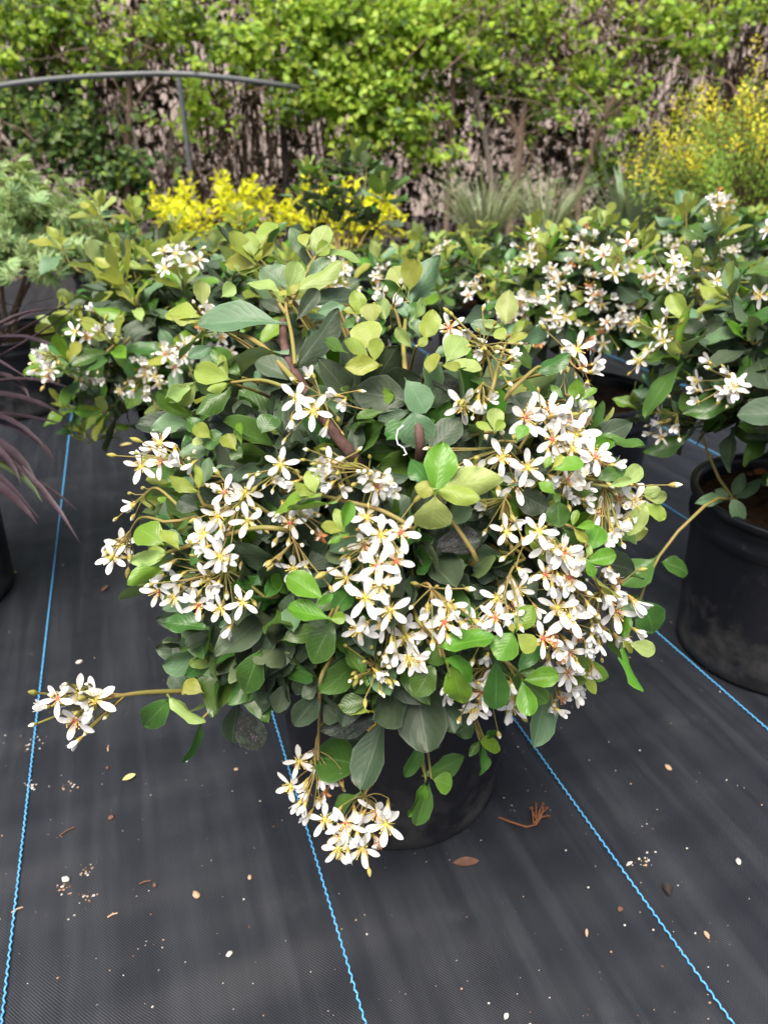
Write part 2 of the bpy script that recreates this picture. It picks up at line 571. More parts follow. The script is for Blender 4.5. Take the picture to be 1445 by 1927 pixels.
def petal(g, ang, pitch, length, width, q, mat=0):
    """petal from the centre outwards; pitch lifts it towards +Z"""
    rows = []
    ca, sa = math.cos(ang), math.sin(ang)
    curl = q.uniform(-0.25, 0.12)
    tw = q.uniform(-0.35, 0.35)
    for t, wd in ((0.06, .16), (.22, .42), (.42, .82), (.62, 1.0), (.80, .90), (.93, .55), (1.0, .12)):
        row = []
        p = pitch + curl * t
        for s in (-1, 0, 1):
            r = t * length * math.cos(p)
            z = t * length * math.sin(p) + (0.07 if s else 0) * wd * length * 0.6 + tw * s * wd * width * 0.4 * t
            x = s * wd * width * 0.5
            row.append((r * ca - x * sa, r * sa + x * ca, z))
        rows.append(row)
    g.grid(rows, mat)
def flower_mesh(kind, seed):
    q = random.Random(seed)
    g = Geo()
    n = 5
    off = q.uniform(0, 6.28)
    for k in range(n):
        a = off + 2 * math.pi * k / n + q.uniform(-.14, .14)
        if kind in ('y', 'r'):
            petal(g, a, q.uniform(0.02, 0.38), q.uniform(0.9, 1.08), q.uniform(.28, .37), q)
        elif kind == 'h':
            petal(g, a, q.uniform(0.95, 1.35), q.uniform(0.85, 1.0), q.uniform(.32, .42), q)
        elif kind == 'w' and k != 2:
            petal(g, a, q.uniform(-0.7, 0.9), q.uniform(0.5, 0.85), q.uniform(.18, .34), q, 0 if k % 2 else 3)
        # sepals between the petals, tilted back
        b = a + math.pi / n
        ln, wd = 0.42, 0.11
        ca, sa = math.cos(b), math.sin(b)
        zt = -0.08 if kind != 'h' else 0.2
        g.poly([(wd * -sa * .5, wd * ca * .5, -0.05), (wd * sa * .5, -wd * ca * .5, -0.05), (ln * ca, ln * sa, zt)], 1)
    # receptacle
    g.lathe([(0.035, -0.34), (0.07, -0.22), (0.12, -0.08), (0.13, 0.0), (0.07, 0.05), (0.005, 0.06)], 7, 1)
    g.lathe([(0.11, 0.005), (0.10, 0.06), (0.03, 0.09), (0.003, 0.09)], 7, 2)
    ns = 15 if kind != 'h' else 7
    for k in range(ns):
        a = 2 * math.pi * k / ns + q.uniform(-.2, .2)
        sp = q.uniform(0.18, 0.42) if kind != 'h' else 0.14
        hh = q.uniform(0.22, 0.42)
        p0 = Vector((0.08 * math.cos(a), 0.08 * math.sin(a), 0.03))
        p1 = Vector((sp * math.cos(a), sp * math.sin(a), hh))
        g.tube([p0, p1], [0.02, 0.014], 3, 2 if (kind == 'r' and k % 2) else 3, cap=False)
        s_ = 0.042
        x = p1
        d1, d2, d3 = Vector((s_, 0, 0)), Vector((0, s_, 0)), Vector((0, 0, s_))
        for (A, B) in ((d1, d2), (d2, -d1), (-d1, -d2), (-d2, d1)):
            g.poly([x + A, x + B, x + d3], 3)
            g.poly([x + B, x + A, x - d3], 3)
    cen = {'y': CENT_Y, 'r': CENT_R, 'h': CENT_Y, 'w': WITHER}[kind]
    return g.mesh("flower", [PETAL, SEPAL if kind != 'w' else WITHER, cen, STAMEN if kind != 'w' else WITHER])
FLOW = {k: [flower_mesh(k, 100 + i * 7 + ord(k)) for i in range(4)] for k in 'yrhw'}

def add_bud(g, p, d, r, q):
    """bud with an olive calyx and a white tip into geo g: mats 1 = green, 2 = white"""
    d = d.normalized()
    a = d.orthogonal().normalized()
    c = d.cross(a)
    L = r * q.uniform(3.6, 5.0)
    white = q.random() < 0.6
    prof = [(0.0, .25), (.15, .62), (.34, .98), (.52, 1.0), (.72, .78), (.88, .42), (1.0, .05)]
    rows = [[p + d * (t * L) + (a * math.cos(1.047 * k) + c * math.sin(1.047 * k)) * (w_ * r) for k in range(6)] for t, w_ in prof]
    g.grid(rows[:4], 1, close=True)
    g.grid(rows[3:], 2 if white else 1, close=True)

def bez(a, b, c, d, n):
    out = []
    for i in range(n + 1):
        t = i / n
        out.append(a * (1 - t) ** 3 + b * 3 * t * (1 - t) ** 2 + c * 3 * t * t * (1 - t) + d * t ** 3)
    return out
def taper(r0, r1, n):
    return [r0 + (r1 - r0) * i / n for i in range(n + 1)]

def flower_cluster(parent, root, flowers, nbud, rstem, back=None, arch=1.0):
    """flowers: list of (centre, normal, radius, kind). One cluster = stalks + buds mesh with flower children"""
    q = random.Random(int(root.x * 1e5) ^ int(root.y * 1e5))
    cen = sum((f[0] for f in flowers), Vector()) / max(1, len(flowers))
    nav = sum((f[1] for f in flowers), Vector())
    nav = nav.normalized() if nav.length > .01 else Vector((0, 0, 1))
    g = Geo()
    end = cen - nav * 0.006
    ctrl = (root + end) / 2 + UP * (0.012 + 0.1 * (end - root).length) * arch
    stem = bez(root, ctrl, ctrl, end, 8)
    if back is not None:
        pre = bez(back, (back + root) / 2 + UP * 0.03 * arch, root - (ctrl - root) * 0.6 * min(1, arch), root, 6)
        g.tube(pre + stem[1:], taper(rstem * 1.05, rstem, 6) + taper(rstem, rstem * .55, 8)[1:], 5, 0)
    else:
        g.tube(stem, taper(rstem, rstem * .55, 8), 5, 0)
    loc = Matrix.Translation(root)
    def pick(p):
        best = min(range(2, 9), key=lambda i: (stem[i] - p).length + 0.006 * abs(i - 6))
        return stem[max(2, best - 1)]
    tips = []
    for (c, nrm, r, k) in flowers:
        e = c - nrm * (r * 0.33)
        s = pick(c)
        mid = (s + e) / 2 - nrm * (r * .5)
        g.tube(bez(s, (s + mid) / 2, mid, e, 4), taper(rstem * .5, rstem * .38, 4), 4, 0, cap=False)
        tips.append(c)
    for i in range(nbud):
        c, nrm, r, k = flowers[q.randrange(len(flowers))]
        off = Vector((q.uniform(-1, 1), q.uniform(-1, 1), q.uniform(-1, 1))) * r * 1.35
        p = c - nrm * (r * q.uniform(.1, .8)) + off
        s = pick(p)
        dirn = (p - s).normalized() + nrm * .4
        g.tube([s, (s + p) / 2 + nrm * 0.002, p], [rstem * .42, rstem * .36, rstem * .36], 4, 0, cap=False)
        add_bud(g, p, dirn, r * q.uniform(.11, .165), q)
    inv = loc.inverted()
    g.v = [tuple(inv @ Vector(v)) for v in g.v]
    o = link("flower_cluster", g.mesh("flower_cluster", [STEM_Y, BUD_G, BUD_W]), parent, loc)
    for (c, nrm, r, k) in flowers:
        z = nrm.normalized()
        x = z.orthogonal().normalized()
        x = Matrix.Rotation(q.uniform(0, 6.28), 3, z) @ x
        y = z.cross(x)
        M = Matrix((x * r, y * r, z * r)).transposed().to_4x4()
        M.translation = c
        link("flower", FLOW[k][q.randrange(4)], o, M)
    return o

# ------------------------------------------------------------------ pot
def pot_meshes(r0, r1, h, seed=0):
    g = Geo()
    lip = 0.012
    prof = [(r0 * .55, 0.004), (r0 * .93, 0.001), (r0, 0.006), (r0 * 1.005, 0.02)]
    for t in (0.25, 0.5, 0.78):
        prof.append((r0 + (r1 - r0) * t, h * t))
    rb = r0 + (r1 - r0) * .80
    prof += [(rb, h * .80), (rb + .0055, h * .815), (rb + .0065, h * .85), (rb + .0035, h * .87), (r1 + .002, h * .955), (r1 + .0075, h * .962), (r1 + .008, h * .995),
             (r1 + .005, h), (r1 - .002, h * .996), (r1 - .005, h * .95), (r1 * .93, h * .80), (r0 * .9, h * .5)]
    g.lathe(prof, 40, 0)
    pm = g.mesh("pot", [POT])
    s = Geo()
    q = random.Random(3 + seed)
    rows = []
    zs = h * .90
    for i in range(6):
        rr = max(0.001, r1 * .955 * i / 5)
        rows.append([(rr * math.cos(2 * math.pi * k / 20), rr * math.sin(2 * math.pi * k / 20), zs + q.uniform(-.004, .004) + 0.006 * (1 - i / 5)) for k in range(20)])
    s.grid(rows, 0, close=True)
    sm = s.mesh("soil", [SOIL])
    return pm, sm
_chip = []
for i in range(3):
    g = Geo()
    g.blob((0, 0, 0), 1.0, 50 + i, 6, 4, 0, (1.0, 0.6, 0.3))
    _chip.append(g.mesh("bark_chip", [BARK], smooth=False))
POTS = {}
def add_pot(root, r0, r1, h, chips=0, rot=0.0):
    key = (r0, r1, h)
    if key not in POTS:
        POTS[key] = pot_meshes(r0, r1, h)
    pm, sm = POTS[key]
    base = WM[root.name]
    link("pot", pm, root, base @ Matrix.Rotation(rot, 4, 'Z'))
    so = link("soil", sm, root, base @ Matrix.Rotation(rot * 2, 4, 'Z'))
    for i in range(chips):
        a, rr = rnd.uniform(0, 6.28), r1 * .9 * math.sqrt(rnd.random())
        s = rnd.uniform(.007, .014)
        M = base @ Matrix.Translation((rr * math.cos(a), rr * math.sin(a), h * .90 + .007)) @ Matrix.Rotation(rnd.uniform(0, 6), 4, 'Z') @ Matrix.Rotation(rnd.uniform(-.5, .5), 4, 'X') @ Matrix.Scale(s, 4)
        link("bark_chip", _chip[i % 3], so, M)

# ------------------------------------------------------------------ setting: ground cloth with blue marker threads
GM = ground_material()
g = Geo()
nx, ny = 60, 60
xs_ = np.linspace(-30, 30, nx)
g.grid([[(x, y, 0) for x in xs_] for y in np.linspace(-12, 48, ny)], 0)
ground = link("ground", g.mesh("ground", [GM], smooth=False))
ground['kind'] = 'structure'
ground['label'] = 'black woven weed barrier cloth with pale blue marker threads'
BLUE = plain("blue_yarn", (0.045, 0.24, 0.50), 0.5, 0.3, (0.11, 0.36, 0.60), 300)
X0, SP = -0.21077, 0.305
def yarn():
    g = Geo()
    # a chain stitch: slanting loops, one every 3.4 mm
    st = 0.0042
    k = 0
    y = -0.3
    while y < 3.2:
        sgn = 1 if k % 2 else -1
        a = Vector((-0.0011 * sgn, y, 0.0012))
        b = Vector((0.0011 * sgn, y + st * 1.25, 0.0012))
        m_ = (a + b) / 2 + Vector((0, 0, 0.0011))
        g.tube([a, m_, b], [0.0008, 0.00125, 0.0008], 4, 0)
        y += st
        k += 1
    # beyond: the stitches are too small to tell apart
    g.tube([(0, 3.19, .0012), (0, 5, .0012), (0, 9, .0012)], [.0016] * 3, 5, 0)
    return g.mesh("marker_thread", [BLUE])
YM = yarn()
for i in range(-2, 8):
    link("marker_thread", YM, ground, Matrix.Translation((X0 + i * SP, 0, 0.0005)))

# ------------------------------------------------------------------ the shrub in front: positions measured on the photograph
# tile -> (x0, y0, width in photo pixels); coordinates below are in a 1445-wide enlargement of that tile
TILE = {'A': (200, 980, 300), 'B': (480, 880, 300), 'C': (780, 780, 300), 'D': (960, 740, 300), 'E': (820, 1040, 300), 'G': (980, 1000, 300),
        'I': (620, 1080, 300), 'J': (230, 790, 300), 'K': (60, 1220, 300), 'L': (300, 1100, 340), 'M': (780, 540, 340), 'N': (280, 520, 340),
        'O': (350, 400, 600), 'Q': (520, 1280, 440), 'P': (0, 0, 1445)}
def tpx(t, x, y):
    x0, y0, s = TILE[t]
    return x0 + x * s / 1445.0, y0 + y * s / 1445.0

AX = gp(745, 1440)                       # pot centre on the ground
SH_C, SH_R, SH_Z = Vector((AX.x, AX.y, 0.395)), 0.262, 0.215
def shell_depth(px, py):
    """depth where the view ray meets the outer shell of the shrub's dome (or passes it closest)"""
    d = ray(px, py)
    S = Vector((1 / SH_R, 1 / SH_R, 1 / SH_Z))
    o = CAM - SH_C
    o = Vector((o.x * S.x, o.y * S.y, o.z * S.z))
    e = Vector((d.x * S.x, d.y * S.y, d.z * S.z))
    a, b, c = e.dot(e), o.dot(e), o.dot(o) - 1
    disc = b * b - a * c
    return (-b - math.sqrt(disc)) / a if disc > 0 else -b / a
def shp(px, py, dd=0.0):
    dep = shell_depth(px, py)
    if py > 1330:
        k = min(1.0, (py - 1330) / 120.0)
        dep = dep * (1 - k) + 0.63 * k
    return at(px, py, dep + dd)

# leaf groups: (tile, [(kind, base x, base y, tip x, tip y, apparent width), ...])
LEAVES = [
 ('O', 'y 330 140 365 0 60|y 305 190 280 75 70|y 300 222 190 110 88|y 318 237 160 205 62|y 322 252 220 246 50|d 250 195 130 90 50|m 370 165 440 30 52|y 345 205 392 140 34|m 300 200 200 70 70'),
 ('O', 'l 430 362 300 260 80|g 445 335 350 240 112|l 465 352 512 225 82|y 460 372 425 348 40|y 462 372 495 335 36|d 440 452 340 380 46|l 505 350 705 240 58|d 540 420 780 350 112|d 505 482 600 370 62|y 480 370 500 320 30'),
 ('O', 'd 505 692 700 460 122|g 720 430 600 430 50'),
 ('O', 'l 592 182 620 45 96|y 590 192 652 150 60|l 620 190 765 135 56|g 532 192 460 60 50|y 542 155 520 75 46|d 546 235 540 150 50|m 600 280 700 240 50|g 560 300 650 210 70'),
 ('N', 'y 400 322 110 190 172|l 432 232 420 50 112|l 590 160 690 80 100|g 1050 372 400 290 190|m 540 432 190 460 72|y 390 352 180 335 52|m 720 440 690 340 60'),
 ('N', 'g 1050 600 500 590 72|g 515 560 335 660 92|m 720 782 500 570 125|y 645 822 350 740 155|y 622 812 570 620 62|m 650 892 400 1110 132|y 625 862 480 910 72|y 600 830 480 850 60'),
 ('N', 'l 372 850 200 1045 155|l 335 880 130 990 105|d 1180 850 790 790 120|d 1172 842 870 640 172|g 880 830 860 755 50|d 860 1152 660 980 122|m 900 1252 965 1100 152|d 1150 1172 1130 1490 222|d 1280 1180 1440 1350 120'),
 ('N', 'm 430 1272 310 1130 112|y 492 1292 380 1190 102|m 592 1292 430 1335 122|y 692 1382 600 1290 122|M 740 1342 760 1180 52|g 470 1372 260 1425 112|m 742 1447 660 1390 102|l 430 1330 350 1310 70|g 590 1260 490 1260 60'),
 ('O', 'l 990 342 920 235 86|y 1012 352 1050 225 96|m 990 392 880 310 52|g 1020 402 1132 210 62|l 1030 482 1112 385 48|m 1022 472 1062 410 62|g 1000 470 960 390 50'),
 ('O', 'y 790 462 765 350 62|y 842 502 835 410 78|y 800 462 720 430 36|y 842 622 800 490 122|y 832 662 715 600 78|y 852 672 880 580 66|y 872 692 725 695 72|m 722 632 625 600 82|m 760 520 725 480 60|l 900 480 880 380 60'),
 ('O', 'y 1082 562 1122 450 92|l 1182 672 1255 545 104|l 1182 692 1335 690 66|y 1162 692 1240 715 42|y 1102 722 1122 620 62|l 1022 612 960 520 46|y 1050 600 1095 570 40|g 1130 650 1195 605 40|g 1060 560 1020 470 50'),
 ('O', 'd 1000 852 765 790 142|g 1000 762 1090 890 122|s 1100 742 1272 790 72|d 1130 792 1178 890 72|g 1032 912 1062 1060 142|d 1012 902 870 940 62|m 892 902 780 950 52|d 762 1102 780 960 62|d 762 1112 540 1120 72|d 1100 1092 1230 935 112|d 1010 990 985 1070 60'),
 ('C', 'd 250 262 400 30 172|d 382 232 590 60 152|d 692 512 690 110 202|d 862 332 840 160 82|d 930 702 1190 860 232|d 430 962 740 830 172|g 300 1002 500 830 132|s 150 1202 570 1190 212|d 822 1302 430 1290 132|d 830 1332 520 1445 122|d 830 1332 790 1445 82|m 1300 802 1300 1010 202|d 340 320 520 400 120|d 600 960 640 1070 90|d 1100 400 1000 450 100'),
 ('C', 'M 195 672 265 255 244|y 212 682 580 772 152|l 232 662 760 580 232|y 186 692 10 660 132|l 186 752 170 1085 302|m 132 612 -40 430 172'),
 ('C', 'l 722 142 730 -40 132|y 736 152 800 60 82|y 712 152 565 50 60|M 930 230 1000 90 110|M 1180 480 1230 380 60'),
 ('M', 'l 725 272 750 45 148|g 692 402 470 270 112|y 722 422 655 330 92|g 750 382 765 270 102|y 750 442 900 370 62|g 850 432 1140 345 78|y 782 372 890 265 34|m 780 452 950 620 92|g 732 582 620 570 102|l 690 320 550 280 60'),
 ('M', 'm 990 672 1235 560 152|d 650 942 800 980 102|d 772 882 930 900 62|M 1310 922 1290 740 112|l 1332 922 1445 930 82|M 1340 900 1445 800 60|m 1190 890 1100 790 50|m 440 740 570 730 60'),
 ('D', 'M 400 692 655 600 142|y 382 682 475 560 62|m 322 692 350 570 62|M 392 902 290 790 102|m 800 772 1080 660 132|l 1000 832 1200 660 132|l 1215 930 1430 950 102|y 1240 1022 1410 1130 132|l 1222 1002 1070 1280 152|l 1212 902 1350 870 102|l 900 840 1090 790 60'),
 ('D', 'M 562 1202 600 1060 62|M 722 1422 830 1180 172|M 602 1217 770 1180 72|y 577 1232 680 1330 72|m 492 1242 620 1420 152|d 480 1230 330 1280 160|d 832 562 980 600 122|m 440 990 400 900 60'),
 ('G', 'M 602 272 850 230 132|M 592 252 660 410 74|y 682 422 890 620 56|M 922 962 980 770 84|y 932 992 1010 1100 64|l 990 1012 1220 1090 124|M 922 1052 1050 1440 112|m 802 932 825 1200 36|l 590 240 630 120 30'),
 ('E', 'M 62 852 515 745 212|M 92 952 420 1040 152|y 82 962 130 1120 52|M 152 1042 230 1445 204'),
 ('I', 'm 1022 682 880 820 172|m 942 842 770 1100 204'),
 ('E', 'M 692 742 560 960 224|M 740 692 870 490 164|y 742 742 900 880 152|m 742 1082 940 830 132|M 802 1152 1100 1130 152|m 812 1162 1020 1370 132|m 545 982 550 1445 204|M 782 1172 850 1460 152|y 702 722 680 650 52|m 770 1090 900 1080 70'),
 ('E', 'd 262 452 30 160 262|d 552 202 330 170 162|d 602 112 600 220 122|d 632 62 240 40 122|d 562 252 640 360 152|d 292 332 470 370 122|d 900 400 780 200 150|d 960 500 900 700 160|d 420 420 300 520 110'),
 ('I', 'm 332 972 150 670 112|s 352 1162 110 860 192|d 562 1182 600 820 202|d 542 1222 1040 960 204|y 332 1242 110 1150 132|m 452 1282 430 1150 82|d 482 652 300 780 182'),
 ('Q', 's 622 222 295 310 122|d 662 237 560 640 184|s 722 217 1030 400 154|m 522 532 275 430 254|m 497 707 280 810 132|d 602 342 470 380 110|m 560 130 400 150 100|m 640 210 610 140 60'),
 ('Q', 'd 262 92 110 280 132|d 292 152 390 240 122|d 250 40 160 100 80|d 60 30 0 200 100'),
 ('Q', 'm 900 412 800 600 82|m 932 582 1185 500 94|M 972 612 1085 650 112|M 912 642 830 850 82|m 942 642 880 910 62'),
 ('Q', 'm 1212 262 1110 330 112|M 1262 372 1395 410 94|m 1252 382 1195 465 44|m 1267 382 1280 575 48|m 1292 352 1370 315 52'),
 ('L', 'm 362 342 40 280 152|d 802 522 280 590 204|m 802 552 640 900 194|d 432 382 240 510 102|d 992 322 810 560 102|m 382 822 180 590 112|d 162 642 130 470 84|d 600 870 420 690 120'),
 ('L', 'y 342 862 190 780 112|d 202 852 100 720 124|l 92 902 340 1120 62|m 470 800 320 1110 40|m 335 1110 230 1445 52|d 632 932 560 1280 152|s 652 1002 790 1320 194'),
 ('L', 'd 1000 520 1250 650 180|d 1012 622 1000 850 132|d 1162 722 1090 900 112|d 932 852 970 1050 132|d 1262 872 1100 1140 152|d 932 622 780 850 152|m 1382 322 1190 620 204|m 980 440 1220 340 130|d 870 480 830 330 120'),
 ('J', 'M 352 1112 110 930 224|y 502 1152 370 960 112|g 562 1142 420 1000 70|l 392 1212 80 1290 112|y 392 1202 210 1240 132|M 382 1272 60 1480 112|m 742 1142 590 1290 94|m 450 1120 300 1160 60'),
 ('J', 'y 672 642 430 530 112|y 692 612 680 410 74|g 742 562 790 350 102|g 642 602 560 500 80|d 692 812 530 740 142|m 662 902 470 940 54|g 840 440 1000 380 60|d 1010 490 880 450 110'),
 ('B', 'y 542 232 490 20 124|y 532 242 350 150 102|M 542 252 130 300 94|M 692 322 340 450 124|M 802 552 850 310 112|y 802 562 740 370 94|y 792 572 600 540 102|M 832 607 660 680 64|g 580 200 560 100 50'),
 ('B', 'M 612 1182 310 1000 194|M 662 1362 310 1310 194|m 692 1342 870 1090 164|M 682 1372 820 1360 94|M 712 1152 570 1240 42'),
 ('B', 'd 1042 222 860 -20 184|d 1382 482 1190 230 204|d 772 882 500 760 204|d 332 1142 240 1420 144|d 700 940 520 1040 160|d 1180 60 1380 110 130|d 60 640 300 620 110|d 900 780 700 900 150|d 480 700 330 640 120'),
 ('K', 'm 1240 480 950 770 200'),
]
# flowers: (tile, root of the stalk, 'kind x y [radius px]' ..., number of buds)
FLOWERS = [
 ('A', (530, 10), 'y 145 215|y 70 340|h 175 335|h 45 205', 6),
 ('A', (1430, 690), 'y 890 115|h 920 240|y 1030 320|h 610 370|h 520 490|y 670 580|r 480 640|y 620 690|h 780 580|y 930 530|h 1020 560|h 960 625|r 840 760|y 1040 790|y 1240 740|h 700 480|h 1130 960', 24),
 ('J', (730, 760), 'y 350 210|h 280 265|r 355 375|y 170 420|h 480 260|h 540 430|h 650 390', 9),
 ('J', (520, 790), 'h 110 755', 7),
 ('J', (1330, 850), 'r 930 660|y 1120 650|y 1140 910|y 870 870|h 950 850|y 750 1060|h 780 1150|y 880 1240|h 720 960|h 900 980|h 1000 600', 18),
 ('B', (240, 570), 'r 320 500|h 420 360|h 230 400|w 600 620|h 250 320|h 560 420', 9),
 ('B', (300, 660), 'y 350 910|h 460 900', 9),
 ('B', (860, 190), 'h 640 90|h 700 140|h 760 40|h 620 60|h 560 -60|r 680 -40', 6),
 ('B', (1060, 230), 'r 1100 170|h 1240 150|h 1040 110', 6),
 ('B', (1430, 560), 'y 1015 450 40|y 1140 610 44|r 1320 590 40|r 990 700|r 1110 890 44|r 1280 850 40|h 980 930|y 1130 1060 44|y 830 1000 40|y 1000 1180 44|y 1225 1290 42|h 850 820|h 970 800|h 930 560|h 1220 960', 16),
 ('I', (470, 250), 'h 345 440|y 265 500 40|r 480 460|y 680 570 44|y 860 470 42|h 600 700|h 510 720|y 720 760 40|y 790 770|h 560 600', 9),
 ('I', (800, 120), 'y 1075 290 40|r 1040 440 40|h 890 330', 12),
 ('E', (800, 60), 'y 550 410|y 740 330|r 690 470|r 540 590|h 640 560|h 900 490|y 265 640|r 360 650|h 500 610|h 700 560', 9),
 ('C', (960, 340), 'y 790 385 38|y 1020 480 40|r 915 630 40|y 560 520|h 400 480', 12),
 ('C', (870, 760), 'y 830 1060|h 880 960|h 640 830', 14),
 ('C', (870, 1260), 'y 1120 1060 40|y 1195 1190 42|r 1340 1250 40|h 940 1400|h 1280 1200', 5),
 ('D', (60, 540), 'r 130 220 46|h 190 130 44|r 345 150 42|r 460 240 46|h 380 200|r 380 420 40|y 600 370 44|h 530 430|w 680 240|h 640 170|h 540 150|h 470 180|y 560 500', 8),
 ('D', (420, 480), 'y 720 560 42|r 770 580 40|h 750 650|h 680 740|h 620 770|w 830 640|h 920 650|h 700 500|h 620 450|h 340 520', 5),
 ('D', (440, 720), 'h 440 840|r 520 790|h 540 920|h 650 860|h 360 750|h 660 960|h 480 930', 12),
 ('D', (680, 810), 'r 980 950 40|y 1110 980 40|h 1160 970|r 810 1080|h 900 1130|h 1000 1130|h 1070 1140|h 920 1260|h 850 1350|h 1090 830|h 1060 900|h 960 1230|h 880 1290', 14),
 ('G', (280, 270), 'r 380 200 42|r 215 390|h 330 390|r 430 420 42|h 490 330|h 360 500|w 520 530|h 540 250|h 580 300|h 280 480|h 440 350', 4),
 ('G', (360, 570), 'y 330 690 42|y 440 770 46|h 600 650|h 500 630|h 480 690', 5),
 ('G', (560, 700), 'r 810 620|r 850 720 42|h 1010 620 40|h 1030 890|h 760 380|w 875 430|h 850 520|h 730 880|h 860 950|h 800 330|h 750 560|h 960 950|h 690 820|h 640 820', 12),
 ('G', (120, 860), 'r 200 970 42|w 290 930|h 390 970|w 510 950|h 640 930|h 700 1000|r 440 1090|w 280 1010|h 500 1170|h 250 1150|w 500 1230|h 620 1260|h 650 1220|r 410 1280|h 380 1340|h 450 1390|h 560 1080|h 330 1060|w 360 1130|h 480 1420|h 590 1020', 8),
 ('E', (420, 1070), 'r 420 1260 42|h 380 1180|y 400 1370|h 680 1180|y 700 1300|y 690 1400|h 300 1150|h 90 1260|h 470 920|y 340 1420|h 230 1440|h 640 1430|h 480 1110|h 100 1180', 7),
 ('E', (1130, 900), 'r 1190 1080|h 1200 1220|h 1110 1260|h 1260 1280|h 1080 1350|w 1130 1320|h 1300 1080|h 1090 1420', 3),
 ('M', (590, 880), 'y 390 950 42|h 510 890|h 600 900', 9),
 ('M', (640, 820), 'r 280 330|h 480 400|h 760 570|h 370 340|h 700 620|h 540 500', 26),
 ('M', (1150, 650), 'y 1300 500|w 1330 650|h 1240 870|h 1180 500|h 1420 620|w 1400 480|h 1400 680|h 1380 760', 8),
 ('O', (620, 940), 'y 500 840|y 575 900 42|h 690 830|h 560 745|h 480 930|h 640 960|h 720 850', 7),
 ('O', (430, 1260), 'y 430 1140|h 400 1210|h 500 1220', 8),
 ('O', (900, 1300), 'r 880 1220|h 640 1190|h 830 1190|h 920 1230|h 690 1160|h 610 1160|h 940 1260|h 700 1240', 10),
 ('O', (980, 560), 'h 930 430|h 900 400', 6),
 ('K', (1390, 390), 'r 240 460|y 430 400 40|y 570 470 44|h 530 570|r 400 650 42|h 440 820|h 330 370|h 150 530|h 460 610', 18),
 ('Q', (265, 320), 'y 140 500|y 90 650|h 190 620|h 270 600|h 200 690|h 180 760|h 210 820|w 300 690|w 400 590|h 150 750|h 265 730|h 245 500|h 330 590', 7),
 ('Q', (590, 650), 'y 300 860|r 430 880 42|r 620 810 42|y 680 890 42|h 690 760|h 500 940|r 410 960|y 380 1040|y 530 1040 40|h 440 1050|h 600 960|h 480 790|w 640 1000|h 540 820|h 390 800', 6),
 ('I', (480, 1130), 'h 420 880', 26),
]

SIL = [(420, 440), (650, 430), (830, 490), (950, 560), (1000, 650), (1090, 640), (1110, 760), (1190, 870), (1220, 960), (1190, 1100), (1190, 1220), (1080, 1310), (960, 1330), (900, 1390), (780, 1350), (640, 1370),
       (560, 1390), (430, 1380), (345, 1280), (340, 1170), (250, 1080), (290, 910), (360, 840), (345, 620)]
def inside(px, py, poly=SIL):
    c = False
    for i in range(len(poly)):
        (x0, y0), (x1, y1) = poly[i], poly[i - 1]
        if (y0 > py) != (y1 > py) and px < (x1 - x0) * (py - y0) / (y1 - y0) + x0:
            c = not c
    return c
def select_and_build_leaves(root, recs, limit):
    """recs: (matrix, kind, variant, score). The best `limit` become leaf objects, the rest one foliage part"""
    recs.sort(key=lambda r: -r[3])
    for M, k, v, s in recs[:limit]:
        link("leaf", LEAFM[(v, k)], root, M)
    rest = recs[limit:]
    if rest:
        merged("foliage", [(LEAFA[v], M, KINDS.index(k), rnd.random()) for M, k, v, s in rest], root, [LM[k] for k in KINDS])
def leaf_score(M, centre):
    p = M @ Vector((0, 0.6, 0))
    x, y, D = project(p)
    s = (M.col[1].xyz.length) / max(D, .1)
    out = (p - centre).normalized().dot((CAM - centre).normalized())
    s *= 1.1 + out
    if not (-40 < x < PW + 40 and -40 < y < PH + 40):
        s *= 0.05
    return s

def rosette(recs, c, axis, n, size, centre, young, boost=0.0):
    """whorl of obovate leaves at a shoot tip"""
    axis = axis.normalized()
    a = axis.orthogonal().normalized()
    b = axis.cross(a)
    ph0 = rnd.uniform(0, 6.28)
    for j in range(n):
        t = j / max(1, n - 1)                         # 0 inner, 1 outer
        ph = ph0 + j * 2.399 + rnd.uniform(-.25, .25)
        inc = math.radians(18 + 62 * t + rnd.uniform(-10, 14))
        rad = a * math.cos(ph) + b * math.sin(ph)
        d = axis * math.cos(inc) + rad * math.sin(inc)
        nrm = axis * math.sin(inc) - rad * math.cos(inc)
        L = size * (0.50 + 0.60 * t ** .7) * rnd.uniform(.85, 1.2)
        wd = L * rnd.uniform(.36, .50)
        bs = c - axis * (t * size * .45) + rad * 0.002
        u = rnd.random()
        yk = young - 0.95 * t
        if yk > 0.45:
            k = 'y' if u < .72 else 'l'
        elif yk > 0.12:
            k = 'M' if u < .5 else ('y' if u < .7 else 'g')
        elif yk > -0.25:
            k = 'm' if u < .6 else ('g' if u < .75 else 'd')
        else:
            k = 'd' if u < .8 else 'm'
        M = frame(bs, bs + d * L, nrm, wd, rnd.uniform(-.35, .35))
        recs.append((M, k, rnd.randrange(NV), leaf_score(M, centre) + boost))

